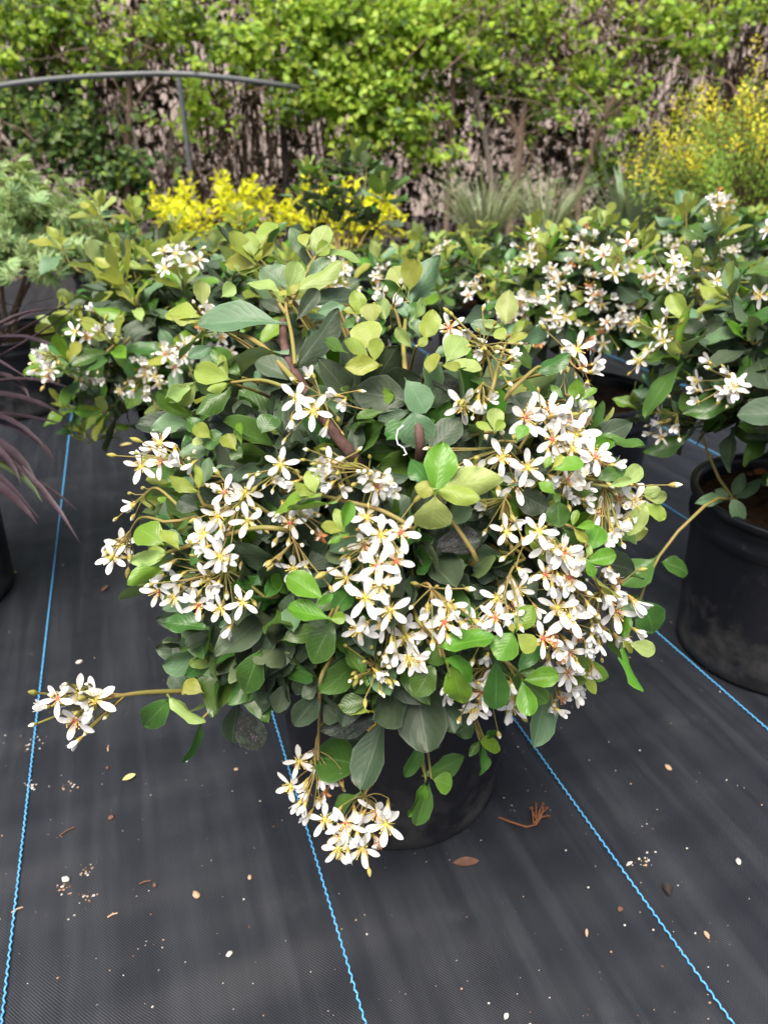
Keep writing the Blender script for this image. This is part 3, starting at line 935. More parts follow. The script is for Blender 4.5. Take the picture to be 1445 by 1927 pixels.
def main_shrub():
    root = thing("potted_shrub", "large white-flowered evergreen shrub in black pot, standing alone over the blue threads", "shrub", AX, "flowering shrubs in black nursery pots")
    add_pot(root, 0.125, 0.140, 0.262, 6, 0.4)
    # yellow label on the pot, half hidden by the leaves
    g = Geo()
    rr = 0.1395
    a0 = math.atan2((CAM - AX).y, (CAM - AX).x) - 0.22
    for s0 in (0,):
        rows = [[((rr + t) * math.cos(a0 + s), (rr + t) * math.sin(a0 + s), z) for s in (-.09, -.03, .03, .09)] for t, z in ((.0005, .185), (.003, .205), (.006, .225))]
        g.grid(rows, 0)
    link("label", g.mesh("label", [TAGY]), root, WM[root.name])
    recs, twigs = [], Geo()
    inner = Vector((AX.x, AX.y, 0.30))
    def twig_to(p, r=0.0016, geo=twigs):
        r *= .75
        q = Vector((AX.x + (p.x - AX.x) * .25, AX.y + (p.y - AX.y) * .25, min(0.46, max(0.27, p.z * .55 + .12))))
        mid = (p + q) / 2 + UP * 0.02
        # enter the tip from inside and below
        geo.tube(bez(q, mid, p * .75 + q * .25 + UP * .015, p, 7), taper(r * 1.8, r, 7), 5, 0)
    nl = 0
    for t, spec in LEAVES:
        s = TILE[t][2] / 1445.0
        bases = []
        for item in spec.split('|'):
            k, bx, by, tx, ty, wd = item.split()
            bx, by, tx, ty, wd = map(float, (bx, by, tx, ty, wd))
            p0, p1 = tpx(t, bx, by), tpx(t, tx, ty)
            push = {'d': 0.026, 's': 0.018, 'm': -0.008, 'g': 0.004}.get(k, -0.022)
            if t in 'ONM':
                push = push * .5 + .008
            if t in 'Q':
                push *= .4
            B = shp(*p0, push)
            D = (B - CAM).dot(fwd)
            Lpx = math.hypot(p1[0] - p0[0], p1[1] - p0[1])
            # the tip follows the surface of the dome a little and droops or lifts at random
            dd = rnd.uniform(-.22, .22) * Lpx * D / FPX
            T = at(p1[0], p1[1], D + dd)
            wapp = wd * s * D / FPX
            B = B - (T - B) * .13
            L = (T - B).length
            T = T + (T - B) * .05
            L = (T - B).length
            wapp *= 1.22
            real = max(wapp, .40 * L)
            roll = math.acos(max(-1, min(1, wapp / real))) * rnd.choice((-1, 1)) * .85
            toc = (CAM - B).normalized()
            nrm = (toc * .9 + UP * .6 + unit(.5)).normalized()
            if k == 'l' and rnd.random() < .5:
                nrm = (toc * 1.0 - UP * .1 + unit(.2)).normalized()
            M = frame(B, T, nrm, real, roll)
            recs.append((M, k, rnd.randrange(NV), 100 - nl * 1e-4))
            bases.append(B)
            nl += 1
        c = sum(bases, Vector()) / len(bases)
        if t in 'OMNCBJDGQLE':
            spread = sorted(bases, key=lambda b: (b - c).length)[:3]
            for b in spread[:2]:
                twig_to(b - (CAM - b).normalized() * .003, 0.0014)
    # dark interior and the far side, from shoots on an inner dome
    cen = Vector((AX.x, AX.y, 0.40))
    n = 120
    for i in range(n):
        z = 1 - 1.34 * (i + .5) / n
        ph = i * 2.399963
        rr = math.sqrt(max(0, 1 - z * z))
        d = Vector((rr * math.cos(ph), rr * math.sin(ph), z))
        k = rnd.uniform(.50, .86)
        front = d.dot((CAM - cen).normalized())
        if front < .1:
            k = rnd.uniform(.72, 1.02)
        p = cen + Vector((d.x * SH_R, d.y * SH_R, d.z * SH_Z)) * k
        px_, py_, _ = project(p + (d + UP * .5).normalized() * .02)
        if not inside(px_, py_) or py_ < 690 or (py_ < 800 and rnd.random() < .5):
            continue
        axis = d + UP * .5 + unit(.3)
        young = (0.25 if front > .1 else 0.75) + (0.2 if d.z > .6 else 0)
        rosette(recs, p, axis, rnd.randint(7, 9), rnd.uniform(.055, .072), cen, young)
        if i % 2 == 0:
            twig_to(p, .0016)
    # the dark leafy skirt over the pot rim
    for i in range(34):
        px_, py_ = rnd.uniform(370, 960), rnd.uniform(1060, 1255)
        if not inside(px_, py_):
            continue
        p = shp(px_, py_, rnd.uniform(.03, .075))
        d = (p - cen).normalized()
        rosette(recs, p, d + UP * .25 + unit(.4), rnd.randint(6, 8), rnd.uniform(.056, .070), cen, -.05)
    for i in range(40):
        px_, py_ = rnd.uniform(300, 1150), rnd.uniform(760, 1250)
        if not inside(px_, py_):
            continue
        p = shp(px_, py_, rnd.uniform(.03, .06))
        d = (p - cen).normalized()
        rosette(recs, p, d + UP * .4 + unit(.4), rnd.randint(6, 8), rnd.uniform(.052, .066), cen, rnd.choice((0, .2, .6)))
    # main woody stems
    def stem(px_pts, r0, r1, mat, dd=0.02, pot=False, inner=True):
        pts = [AX + Vector((rnd.uniform(-.015, .015), rnd.uniform(-.015, .015), .236))]
        w_ = [shp(*tpx(*q), dd) for q in px_pts]
        q = Vector((AX.x + (w_[0].x - AX.x) * .45, AX.y + (w_[0].y - AX.y) * .45, min(w_[0].z - .02, .30 + (w_[0].z - .24) * .45)))
        pts = ([pts[0], q] if pot else ([q * .35 + w_[0] * .65 - UP * .01] if inner else [])) + w_
        sm = []
        for i in range(len(pts) - 1):
            p0, p1, p2, p3 = pts[max(0, i - 1)], pts[i], pts[i + 1], pts[min(len(pts) - 1, i + 2)]
            for j in range(4):
                t = j / 4
                sm.append(.5 * ((2 * p1) + (p2 - p0) * t + (2 * p0 - 5 * p1 + 4 * p2 - p3) * t * t + (3 * p1 - p0 - 3 * p2 + p3) * t ** 3))
        sm.append(pts[-1])
        g = Geo()
        g.tube(sm, taper(r0 * .55, r1 * .62, len(sm) - 1), 8, 0)
        iv = WM[root.name].inverted()
        g.v = [tuple(iv @ Vector(v)) for v in g.v]
        link("branch", g.mesh("branch", [mat]), root, WM[root.name])
    stem([('O', 760, 1110), ('O', 620, 930), ('O', 540, 800), ('O', 480, 700), ('O', 445, 600), ('O', 440, 490)], .0085, .0048, STEM_O, .02, True)
    stem([('O', 1060, 1090), ('O', 1030, 870), ('O', 1005, 740), ('O', 992, 640)], .0080, .0030, STEM_O, .024, True)
    stem([('O', 500, 770), ('O', 340, 600), ('O', 180, 525), ('O', 70, 480)], .0040, .0026, STEM_Y, .012, False, False)
    stem([('O', 995, 740), ('O', 985, 600), ('O', 995, 480), ('O', 1000, 360)], .0035, .0020, STEM_Y, .015, False, False)
    stem([('O', 495, 690), ('O', 480, 560), ('O', 455, 440), ('O', 455, 375)], .003, .0018, STEM_Y, .012, False, False)
    stem([('O', 455, 460), ('O', 400, 380), ('O', 345, 290), ('O', 320, 235)], .003, .0018, STEM_Y, .012, False, False)
    stem([('O', 470, 420), ('O', 560, 250), ('O', 595, 185)], .003, .0018, STEM_Y, .012, False, False)
    stem([('N', 1100, 890), ('N', 900, 830), ('N', 660, 850)], .003, .0016, STEM_Y, .006, False, False)
    stem([('J', 1430, 990), ('J', 1150, 990), ('J', 800, 1090), ('J', 560, 1160), ('J', 390, 1215)], .0036, .0018, STEM_Y, 0)
    stem([('L', 760, 890), ('L', 600, 910), ('L', 400, 830), ('L', 200, 870), ('K', 1390, 390)], .0036, .0028, STEM_Y, .005)
    stem([('L', 1310, 700), ('L', 1285, 880), ('L', 1275, 1180), ('L', 1270, 1400)], .0032, .0018, STEM_Y, .0)
    stem([('Q', 700, 200), ('Q', 860, 420), ('Q', 920, 590)], .003, .0018, STEM_Y, -.004)
    stem([('I', 800, 420), ('I', 900, 540), ('I', 1020, 680)], .003, .0018, STEM_Y, -.002)
    stem([('E', 600, 960), ('E', 740, 1080), ('E', 800, 1160)], .003, .0018, STEM_Y, -.002)
    stem([('B', 1430, 560), ('B', 1150, 390), ('B', 850, 310), ('B', 560, 240)], .0032, .0018, STEM_Y, 0)
    stem([('G', 560, 700), ('G', 720, 850), ('G', 860, 970), ('G', 920, 1050)], .003, .0016, STEM_Y, 0)
    stem([('D', 820, 720), ('D', 1000, 710), ('D', 1120, 810), ('D', 1220, 930)], .003, .0018, STEM_Y, -.004)
    stem([('M', 600, 870), ('M', 660, 650), ('M', 730, 450)], .003, .0016, STEM_Y, .004)
    stem([('M', 730, 880), ('M', 900, 710), ('M', 985, 640), ('M', 1020, 650)], .0035, .0014, STEM_Y, .004)
    stem([('Q', 640, 300), ('Q', 600, 560), ('Q', 590, 650)], .0035, .0028, STEM_Y, .006)
    stem([('C', 560, 1320), ('C', 300, 900), ('C', 195, 680)], .0035, .0018, STEM_Y, .004)
    stem([('Q', 1150, 100), ('Q', 1215, 250), ('Q', 1255, 370)], .0026, .0014, STEM_Y, -.002)
    iv = WM[root.name].inverted()
    twigs.v = [tuple(iv @ Vector(v)) for v in twigs.v]
    tw = link("twigs", twigs.mesh("twigs", [STEM_Y]), root, WM[root.name])
    tw['kind'] = 'stuff'
    select_and_build_leaves(root, recs, 420 if False else 300)
    for t, rt, spec, nb in FLOWERS:
        s = TILE[t][2] / 1445.0
        fl = []
        for item in spec.split('|'):
            a = item.split()
            k, x, y = a[0], float(a[1]), float(a[2])
            rpx = float(a[3]) if len(a) > 3 else {'y': 35, 'r': 35, 'h': 29, 'w': 27}[k]
            px = tpx(t, x, y)
            P = shp(*px, -.004 + rnd.uniform(-.014, .016))
            D = (P - CAM).dot(fwd)
            out = (P - cen).normalized()
            toc = (CAM - P).normalized()
            if k in 'yr':
                nrm = (toc * 1.0 + out * .55 + unit(.5)).normalized()
            else:
                nrm = (toc * .05 + out * .8 + unit(.75) - UP * .3).normalized()
            fl.append((P, nrm, rpx * D / FPX, k))
        R = shp(*tpx(t, *rt), .018)
        back = Vector((AX.x + (R.x - AX.x) * .15, AX.y + (R.y - AX.y) * .15, min(.45, max(.24, R.z * .7 + .07))))
        flower_cluster(root, R, fl, nb, .0024 if t == 'K' else .0014, back if t != 'K' else shp(*tpx('L', 420, 830), .01), .25 if t == 'K' else 1.0)
    # white tie left on a stem
    g = Geo()
    pts = [shp(*tpx('O', x, y), -.002) for x, y in ((985, 965), (960, 985), (952, 1020), (960, 1050), (985, 1065), (1000, 1095), (985, 1100))]
    g.tube(pts, .00045, 5, 0)
    g.v = [tuple(iv @ Vector(v)) for v in g.v]
    link("plant_tie", g.mesh("plant_tie", [STRING]), root, WM[root.name])
    return root

def shrub(label, base, R, Rz, zc, nshoot, ncl, leaf, young, seed, lean=(0, 0), tall=None, pot=(0.125, 0.140, 0.262), chips=0, hero=None, fr=0.0145, limit=300, woody=6, low=1.3):
    """a shrub of the same kind, grown from its pot"""
    rnd.seed(seed)
    root = thing("potted_shrub", label, "shrub", base, "flowering shrubs in black nursery pots")
    add_pot(root, *pot, chips, rnd.uniform(0, 6))
    cen = base + Vector((lean[0], lean[1], zc))
    toC = (CAM - cen).normalized()
    recs, twigs, ends = [], Geo(), []
    for i in range(nshoot):
        z = 1 - low * (i + .5) / nshoot
        ph = i * 2.399963 + seed
        rr = math.sqrt(max(0, 1 - z * z))
        d = Vector((rr * math.cos(ph), rr * math.sin(ph), z))
        k = rnd.choice((rnd.uniform(.82, 1.12), rnd.uniform(.45, .85)))
        p = cen + Vector((d.x * R, d.y * R, d.z * Rz)) * k
        ends.append((p, d, k))
    if tall:
        for q in tall:
            ends.append((q, UP.copy(), 1.2))
    stems = []
    soil = base + UP * (pot[2] * .9)
    for j in range(woody):
        a = 6.283 * j / woody + seed
        e = cen + Vector((math.cos(a) * R * .42, math.sin(a) * R * .42, Rz * rnd.uniform(-.1, .5)))
        pts = bez(soil + Vector((math.cos(a) * .012, math.sin(a) * .012, -.01)), soil + UP * .06, (soil + e) / 2 + UP * .05, e, 7)
        g = Geo()
        g.tube(pts, taper(.0065, .0035, 7), 6, 0)
        iv = WM[root.name].inverted()
        g.v = [tuple(iv @ Vector(v)) for v in g.v]
        link("branch", g.mesh("branch", [STEM_O]), root, WM[root.name])
        stems += pts[4:]
    for p, d, k in ends:
        s = min(stems, key=lambda v: (v - p).length)
        axis = (d + UP * .75 + unit(.3)).normalized()
        twigs.tube(bez(s, s * .6 + p * .4 + UP * .03, p - axis * (p - s).length * .35, p, 6), taper(.0028, .0015, 6), 4, 0)
        yg = young * (0.65 + 0.5 * max(0, d.z)) if k > .84 else .15
        rosette(recs, p, axis, rnd.randint(7, 10), leaf * rnd.uniform(.85, 1.15), cen, yg)
        # older leaves lower on the shoot
        m_ = s * .35 + p * .65
        rosette(recs, m_, (axis + unit(.4)), rnd.randint(4, 6), leaf * 1.1, cen, -.1)
    iv = WM[root.name].inverted()
    twigs.v = [tuple(iv @ Vector(v)) for v in twigs.v]
    tw = link("twigs", twigs.mesh("twigs", [STEM_Y]), root, WM[root.name])
    tw['kind'] = 'stuff'
    if hero:
        hero(root, recs)
    select_and_build_leaves(root, recs, limit)
    # flower clusters on the side one can see
    cand = sorted([e for e in ends if e[2] > .7], key=lambda e: -(e[1].dot(toC) + rnd.uniform(-.35, .35)))[:ncl]
    for p, d, k in cand:
        ax = (d + toC * .35 + UP * .1).normalized()
        c = p + ax * .035
        fl = []
        for _ in range(rnd.randint(6, 11)):
            o = unit(rnd.uniform(.012, .036))
            o = o - ax * min(0, o.dot(ax))
            nrm = (ax + o * 22 + unit(.5)).normalized()
            fl.append((c + o, nrm, fr * rnd.uniform(.9, 1.12), rnd.choice('yyyrhhh' if rnd.random() < .8 else 'hw')))
        flower_cluster(root, p - ax * .01, fl, 6, .0016)
    rnd.seed(seed + 99)
    return root

main_shrub()
def dirn(px, py, D):
    return at(px, py, D)
rA, rB, rC, rD, rE, rF, rG = gp(440, 985), gp(1068, 957), gp(1432, 1215), gp(655, 850), gp(900, 720), gp(1300, 690), gp(235, 640)
def hero_right(root, recs):
    """the long low twig that leans out of the right-hand pot over the cloth"""
    pts = [at(*p) for p in ((1385, 940, .955), (1350, 938, .915), (1325, 952, .885), (1275, 1000, .875), (1240, 1046, .875), (1215, 1095, .88), (1203, 1130, .885))]
    g = Geo()
    g.tube(pts, taper(.0024, .0014, 6), 6, 0)
    iv = WM[root.name].inverted()
    g.v = [tuple(iv @ Vector(v)) for v in g.v]
    link("branch", g.mesh("branch", [STEM_Y]), root, WM[root.name])
    g = Geo()
    pts = [at(*p) for p in ((1378, 938, .955), (1352, 900, .95), (1330, 850, .95), (1318, 812, .95))]
    g.tube(pts, taper(.0024, .0016, 3), 6, 0)
    g.v = [tuple(iv @ Vector(v)) for v in g.v]
    link("branch", g.mesh("branch", [STEM_Y]), root, WM[root.name])
    for k, bx, by, tx, ty, wd, D in (('m', 1237, 1046, 1168, 1108, 62, .875), ('m', 1241, 1057, 1307, 1072, 42, .875), ('m', 1206, 1128, 1242, 1200, 66, .885), ('m', 1210, 1120, 1165, 1150, 50, .885),
                                     ('g', 1370, 938, 1308, 945, 22, .93), ('g', 1372, 935, 1345, 918, 20, .95), ('g', 1375, 935, 1400, 985, 30, .92), ('g', 1378, 935, 1398, 892, 24, .96), ('g', 1382, 938, 1430, 905, 26, .96), ('m', 1432, 915, 1460, 890, 30, .95)):
        B, T = at(bx, by, D), at(tx, ty, D + rnd.uniform(-.01, .01))
        M = frame(B, T, ((CAM - B).normalized() + UP * .6).normalized(), wd * D / FPX)
        recs.append((M, k, rnd.randrange(NV), 99))
shrub("wide white-flowered evergreen shrub beside the bushy fern-leaved plant, arching shoots over bare cloth", rA, .265, .165, .385, 105, 16, .062, 1.1, 11, (-.01, 0),
      [at(185, 385, 1.42), at(250, 400, 1.42), at(115, 455, 1.40), at(325, 430, 1.42), at(160, 810, 1.27), at(165, 700, 1.30), at(450, 410, 1.45), at(205, 770, 1.28)], fr=.0155, low=1.75)
shrub("evergreen shrub with white flowers whose black pot stands bare in front of folded cloth", rB, .185, .135, .42, 72, 15, .058, .85, 23, (0, 0), [at(1010, 425, 1.5), at(1115, 420, 1.48), at(1180, 440, 1.48), at(900, 480, 1.5)], fr=.015)
shrub("white-flowered shrub with bark chips in its pot and a low twig leaning out", rC, .235, .19, .39, 80, 13, .058, .8, 31, (0.01, 0.0), [at(1290, 395, 1.2), at(1350, 430, 1.15)], chips=26, hero=hero_right, fr=.0145)
shrub("evergreen shrub with one tall leafy shoot rising above golden leaves", rD, .27, .125, .36, 80, 5, .064, .62, 41, (0, 0),
      [at(640, 305, 1.72), at(600, 325, 1.70), at(690, 315, 1.72), at(668, 290, 1.74), at(615, 350, 1.70), at(722, 350, 1.68), at(565, 362, 1.68), at(580, 320, 1.7)], limit=280)
shrub("few-flowered evergreen shrub in front of the fine pale grass clump", rE, .30, .13, .34, 75, 5, .060, 1.1, 53, limit=250)
shrub("evergreen shrub with white flowers in front of the feathery yellow-tipped bush", rF, .30, .15, .36, 75, 9, .060, .85, 67, limit=250)
shrub("flowerless evergreen shrub between the fern-leaved plant and the golden bushes", rG, .24, .11, .33, 60, 0, .060, .9, 71, limit=200)

# ------------------------------------------------------------------ helpers for the plants around
def local(g, root):
    iv = WM[root.name].inverted()
    g.v = [tuple(iv @ Vector(v)) for v in g.v]
    return g
def blade(g, base, d, length, width, droop, q, mat=0, n=9, keel=.25):
    """arching strap leaf from base towards d, bending down by droop"""
    d = d.normalized()
    side = d.cross(UP)
    side = side.normalized() if side.length > .05 else Vector((1, 0, 0))
    side = Matrix.Rotation(q.uniform(-.5, .5), 3, d) @ side
    p = base.copy()
    rows, uv = [], []
    for i in range(n + 1):
        t = i / n
        wd = width * (0.55 + 1.1 * t - .2 * t * t if t < .35 else max(.02, (1 - t) / .65) ** .75) * .5
        nn = side.cross(d)
        rows.append([p - side * wd + nn * keel * wd, p.copy(), p + side * wd + nn * keel * wd])
        uv.append([(0, t), (.5, t), (1, t)])
        p = p + d * (length / n)
        d = (d - UP * (droop / n) * (.5 + 1.3 * t)).normalized()
    g.grid(rows, mat, uv)
    return p

# ------------------------------------------------------------------ dark purple strap-leaved plant at the left edge
PURPLE = plain("purple_strap_leaf", (0.020, 0.011, 0.014), 0.48, 0.3, (0.055, 0.034, 0.042), 9, 0, .05, var=.4)
PURPLE_G = plain("purple_green_strap_leaf", (0.05, 0.085, 0.03), 0.4, 0.5, (0.10, 0.13, 0.06), 9, 0, .1, var=.3)
MAROON = plain("maroon_pot_plastic", (0.020, 0.008, 0.009), 0.35, 0.5)
rP = gp(-118, 1120)
rnd.seed(5)
root = thing("strap_leaf_plant", "dark purple plant with long arching strap leaves spilling over the cloth", "plant", rP)
add_pot(root, 0.125, 0.140, 0.262, 0)
crown = rP + UP * .25
# blades that show, aimed through points of the photograph: (start px, via/tip px, depth)
aim = [((-40, 620), (60, 595), (160, 700), 1.15), ((-40, 700), (60, 740), (130, 790), 1.1), ((-60, 740), (70, 800), (105, 870), 1.05), ((-40, 690), (90, 700), (155, 745), 1.12),
       ((-60, 730), (80, 790), (125, 800), 1.08), ((-60, 830), (60, 860), (150, 1020), 1.0), ((-60, 840), (80, 900), (145, 960), 1.02), ((-60, 870), (50, 880), (80, 945), 1.0),
       ((-60, 880), (30, 930), (70, 985), .98), ((-40, 770), (40, 770), (95, 860), 1.05), ((-40, 650), (90, 600), (170, 545), 1.2), ((-40, 690), (80, 640), (165, 560), 1.18), ((-40, 600), (60, 560), (190, 590), 1.2),
       ((-60, 900), (20, 930), (50, 960), 1.0), ((-60, 760), (20, 840), (40, 910), 1.0), ((-60, 790), (60, 840), (75, 940), 1.02), ((-30, 640), (40, 690), (60, 760), 1.14), ((-50, 700), (20, 640), (50, 575), 1.2)]
for i, (a, b, c, D) in enumerate(aim):
    p0, p1, p2 = crown + rv(.012), at(b[0], b[1], D), at(c[0], c[1], D - .03)
    pts = bez(p0, p0 * .45 + at(a[0], a[1], D + .05) * .55 + UP * .05, p1 + (p1 - p2) * .35, p2, 11)
    g = Geo()
    rows, uv = [], []
    wd = rnd.uniform(.008, .0125)
    for j, p in enumerate(pts):
        t = j / 11
        tan = (pts[min(11, j + 1)] - pts[max(0, j - 1)]).normalized()
        sd_ = tan.cross(UP)
        sd_ = sd_.normalized() if sd_.length > .05 else Vector((1, 0, 0))
        nn = sd_.cross(tan)
        hw = wd * (0.7 + .6 * t if t < .5 else 1.0 * (max(.0, 1 - (t - .5) / .5)) ** .8 + .02)
        rows.append([p - sd_ * hw + nn * hw * .5, p, p + sd_ * hw + nn * hw * .5])
        uv.append([(0, t), (.5, t), (1, t)])
    g.grid(rows, 0, uv)
    link("leaf", local(g, root).mesh("leaf", [PURPLE_G if i in (7, 13) else PURPLE]), root, WM[root.name])
for i in range(26):
    a = rnd.uniform(0, 6.28)
    g = Geo()
    blade(g, crown + rv(.015), Vector((math.cos(a), math.sin(a), rnd.uniform(.5, 1.6))), rnd.uniform(.3, .5), rnd.uniform(.016, .024), rnd.uniform(.8, 2.0), rnd)
    link("leaf", local(g, root).mesh("leaf", [PURPLE]), root, WM[root.name])

# ------------------------------------------------------------------ fern-leaved green plant in its pot, upper left
FERN = leaf_material("fern_leaf", (0.25, 0.36, 0.15), (0.29, 0.38, 0.18), rough=.5, trans=.3, var=.3, vein=.2)
WOOD = plain("tan_wood", (0.16, 0.10, 0.065), .8, .2, (0.25, 0.18, 0.13), 25, .4)
def lanceolate(n_leaf, seed, spread):
    """a palmate leaf of narrow leaflets, unit size, stalk along +Y"""
    q = random.Random(seed)
    g = Geo()
    for k in range(n_leaf):
        a = (k - (n_leaf - 1) / 2) * spread + q.uniform(-.08, .08)
        L = 1.0 - .32 * abs(k - (n_leaf - 1) / 2) / max(1, (n_leaf - 1) / 2)
        ca, sa = math.cos(a), math.sin(a)
        rows, uv = [], []
        for t, w_ in ((0, .03), (.25, .8), (.5, 1), (.75, .7), (1, .03)):
            row = []
            for s in (-1, 0, 1):
                x, y, z = s * w_ * .115, t * L, .05 * abs(s) * w_ - .22 * t * t
                row.append((x * ca + y * sa, -x * sa + y * ca, z))
            rows.append(row)
            uv.append([(.5 + .5 * s, t) for s in (-1, 0, 1)])
        g.grid(rows, 0, uv)
    return g
FG = [lanceolate(5, i, .52) for i in range(3)] + [lanceolate(7, 9, .42)]
FA = [arrays(g) for g in FG]
FM = [g.mesh("leaf", [FERN]) for g in FG]
rnd.seed(17)
rQ = gp(48, 762)
root = thing("potted_fern_leaf_shrub", "bushy pale green plant with divided leaves and bare tan stems in black pot", "plant", rQ)
add_pot(root, .15, .165, .225)
recs, tw = [], Geo()
cen = rQ + Vector((0.02, 0.0, .50))
soil = rQ + UP * .2
for j in range(9):
    a = 6.283 * j / 9
    e = cen + Vector((math.cos(a) * .13, math.sin(a) * .13, rnd.uniform(-.12, 0)))
    pts = bez(soil + Vector((math.cos(a) * .03, math.sin(a) * .03, -.01)), soil + UP * .08, (soil + e) / 2 + rv(.03), e, 6)
    g = Geo()
    g.tube(pts, taper(.008, .004, 6), 6, 0)
    link("stem", local(g, root).mesh("stem", [WOOD]), root, WM[root.name])
for i in range(420):
    d = unit()
    d.z = abs(d.z) * 1.2 - .5
    p = cen + Vector((d.x * .33, d.y * .28, d.z * .24)) * rnd.uniform(.5, 1.08)
    s = cen + Vector((d.x * .1, d.y * .1, -.1))
    tw.tube(bez(s, (s + p) / 2 + UP * .03, p - UP * .02, p, 4), taper(.002, .0012, 4), 4, 0, cap=False)
    ax = (d + UP * .8).normalized()
    for j in range(rnd.randint(4, 6)):
        b = p - ax * (.018 * j)
        rd = ax.orthogonal().normalized()
        rd = Matrix.Rotation(2.4 * j + i, 3, ax) @ rd
        dd = (ax * (.9 - .13 * j) + rd).normalized()
        L = rnd.uniform(.028, .048)
        M = frame(b, b + dd * L, (ax - dd * ax.dot(dd)) + unit(.7), L)
        recs.append((M, rnd.randrange(4), leaf_score(M, cen)))
recs.sort(key=lambda r: -r[2])
for M, v, s in recs[:220]:
    link("leaf", FM[v], root, M)
merged("foliage", [(FA[v], M, 0, rnd.random()) for M, v, s in recs[220:]], root, [FERN])
link("twigs", local(tw, root).mesh("twigs", [WOOD]), root, WM[root.name])['kind'] = 'stuff'
# one white flower spike
fs = Geo()
a_, b_ = at(12, 372, 1.98), at(68, 386, 1.95)
fs.tube([a_, (a_ + b_) / 2, b_], [.001] * 3, 4, 1)
for i in range(26):
    p = a_ + (b_ - a_) * rnd.random() + rv(.008)
    fs.blob(p, .0045, i, 5, 3, 0)
link("flower_spike", local(fs, root).mesh("flower_spike", [PETAL, STEM_Y]), root, WM[root.name])

# ------------------------------------------------------------------ two golden-leaved bushes behind the row
GOLD = leaf_material("golden_leaf", (0.60, 0.62, 0.015), (0.6, 0.62, 0.05), rough=.5, trans=.42, var=.15, vein=.1)
def golden(label, base, R, zc, Rz, seed, n=58):
    rnd.seed(seed)
    root = thing("golden_shrub", label, "shrub", base, "golden-leaved bushes behind the flowering shrubs")
    add_pot(root, 0.125, 0.140, 0.262)
    cen = base + UP * zc
    recs, tw = [], Geo()
    soil = base + UP * .23
    for i in range(n):
        d = unit()
        d.z = abs(d.z)
        p = cen + Vector((d.x * R, d.y * R, d.z * Rz)) * rnd.uniform(.6, 1.1)
        tw.tube(bez(soil, (soil + p) / 2 + UP * .02, p - UP * .05, p, 5), taper(.003, .0012, 5), 4, 0, cap=False)
        ax = (d * .5 + UP).normalized()
        for j in range(rnd.randint(9, 13)):
            rd = Matrix.Rotation(2.4 * j + i, 3, ax) @ ax.orthogonal().normalized()
            dd = (ax * (1.1 - .1 * j) + rd).normalized()
            b = p - ax * (.010 * j)
            L = rnd.uniform(.034, .055)
            M = frame(b, b + dd * L, ax - dd * ax.dot(dd) + unit(.2), L * .45)
            recs.append((M, rnd.randrange(NV), leaf_score(M, cen)))
    recs.sort(key=lambda r: -r[2])
    for M, v, s in recs[:150]:
        link("leaf", GOLDM[v], root, M)
    merged("foliage", [(LEAFA[v], M, 0, rnd.random()) for M, v, s in recs[150:]], root, [GOLD])
    link("twigs", local(tw, root).mesh("twigs", [STEM_Y]), root, WM[root.name])['kind'] = 'stuff'
GOLDM = [g.mesh("leaf", [GOLD]) for g in LEAFG]
golden("golden yellow bush behind the shrub beside the fern-leaved plant", gp(425, 585), .30, .42, .16, 3)
golden("golden yellow bush behind the tall leafy shoot", gp(648, 590), .27, .42, .15, 4)

# ------------------------------------------------------------------ grasses and strap-leaved clumps behind, right of centre
PALEG = leaf_material("pale_grass_blade", (0.22, 0.27, 0.15), (0.25, 0.29, 0.18), rough=.5, trans=.25, var=.25, vein=0)
STRAPG = leaf_material("grey_strap_blade", (0.17, 0.24, 0.15), (0.2, 0.26, 0.17), rough=.45, trans=.2, var=.2, vein=.2)
def clump(name, label, base, n, L, wd, droop, mat, seed, up=(1.2, 3.0), group=None):
    rnd.seed(seed)
    root = thing(name, label, "grass" if 'grass' in name else "plant", base, group)
    add_pot(root, 0.125, 0.140, 0.262)
    c = base + UP * .24
    for i in range(n):
        a = rnd.uniform(0, 6.28)
        g = Geo()
        blade(g, c + Vector((math.cos(a), math.sin(a), 0)) * rnd.uniform(0, .05), Vector((math.cos(a), math.sin(a), rnd.uniform(*up))), L * rnd.uniform(.7, 1.1), wd * rnd.uniform(.7, 1.2), rnd.uniform(*droop), rnd)
        link("blade", local(g, root).mesh("blade", [mat]), root, WM[root.name])
clump("grass_clump", "fine pale grass clump with thin arching blades in front of leaning tree trunks", gp(905, 560), 190, .45, .008, (.6, 1.9), PALEG, 8)
clump("grass_clump", "sparse pale grass clump beside the broad strap-leaved plant", gp(1015, 555), 110, .42, .010, (.5, 1.6), PALEG, 9)
clump("strap_leaf_plant", "grey-green plant with broad upright strap leaves in front of the yellow-tipped bush", gp(1165, 580), 34, .47, .036, (.2, .9), STRAPG, 10, (1.0, 3.2))

# ------------------------------------------------------------------ feathery yellow-tipped bush at the right
def small_leaf():
    g = Geo()
    rows, uv = [], []
    for t, w_ in ((0, .05), (.35, .9), (.7, .85), (1, .05)):
        rows.append([(s * w_ * .5, t, .12 * abs(s) * w_ - .15 * t * t) for s in (-1, 0, 1)])
        uv.append([(.5 + .5 * s, t) for s in (-1, 0, 1)])
    g.grid(rows, 0, uv)
    return g
SLG = small_leaf()
SLA = arrays(SLG)
def quad_leaf():
    V = np.array([(0, 0, 0), (.5, .45, .12), (0, 1, -.08), (-.5, .45, .12)], dtype=float)
    return (V, np.array([[0, 1, 2, 3]]), np.array([(.5, 0), (1, .5), (.5, 1), (0, .5)]))
QLA = quad_leaf()
FEATH = leaf_material("feather_leaf", (0.17, 0.28, 0.035), (0.22, 0.32, 0.06), rough=.5, trans=.3, var=.3, vein=0)
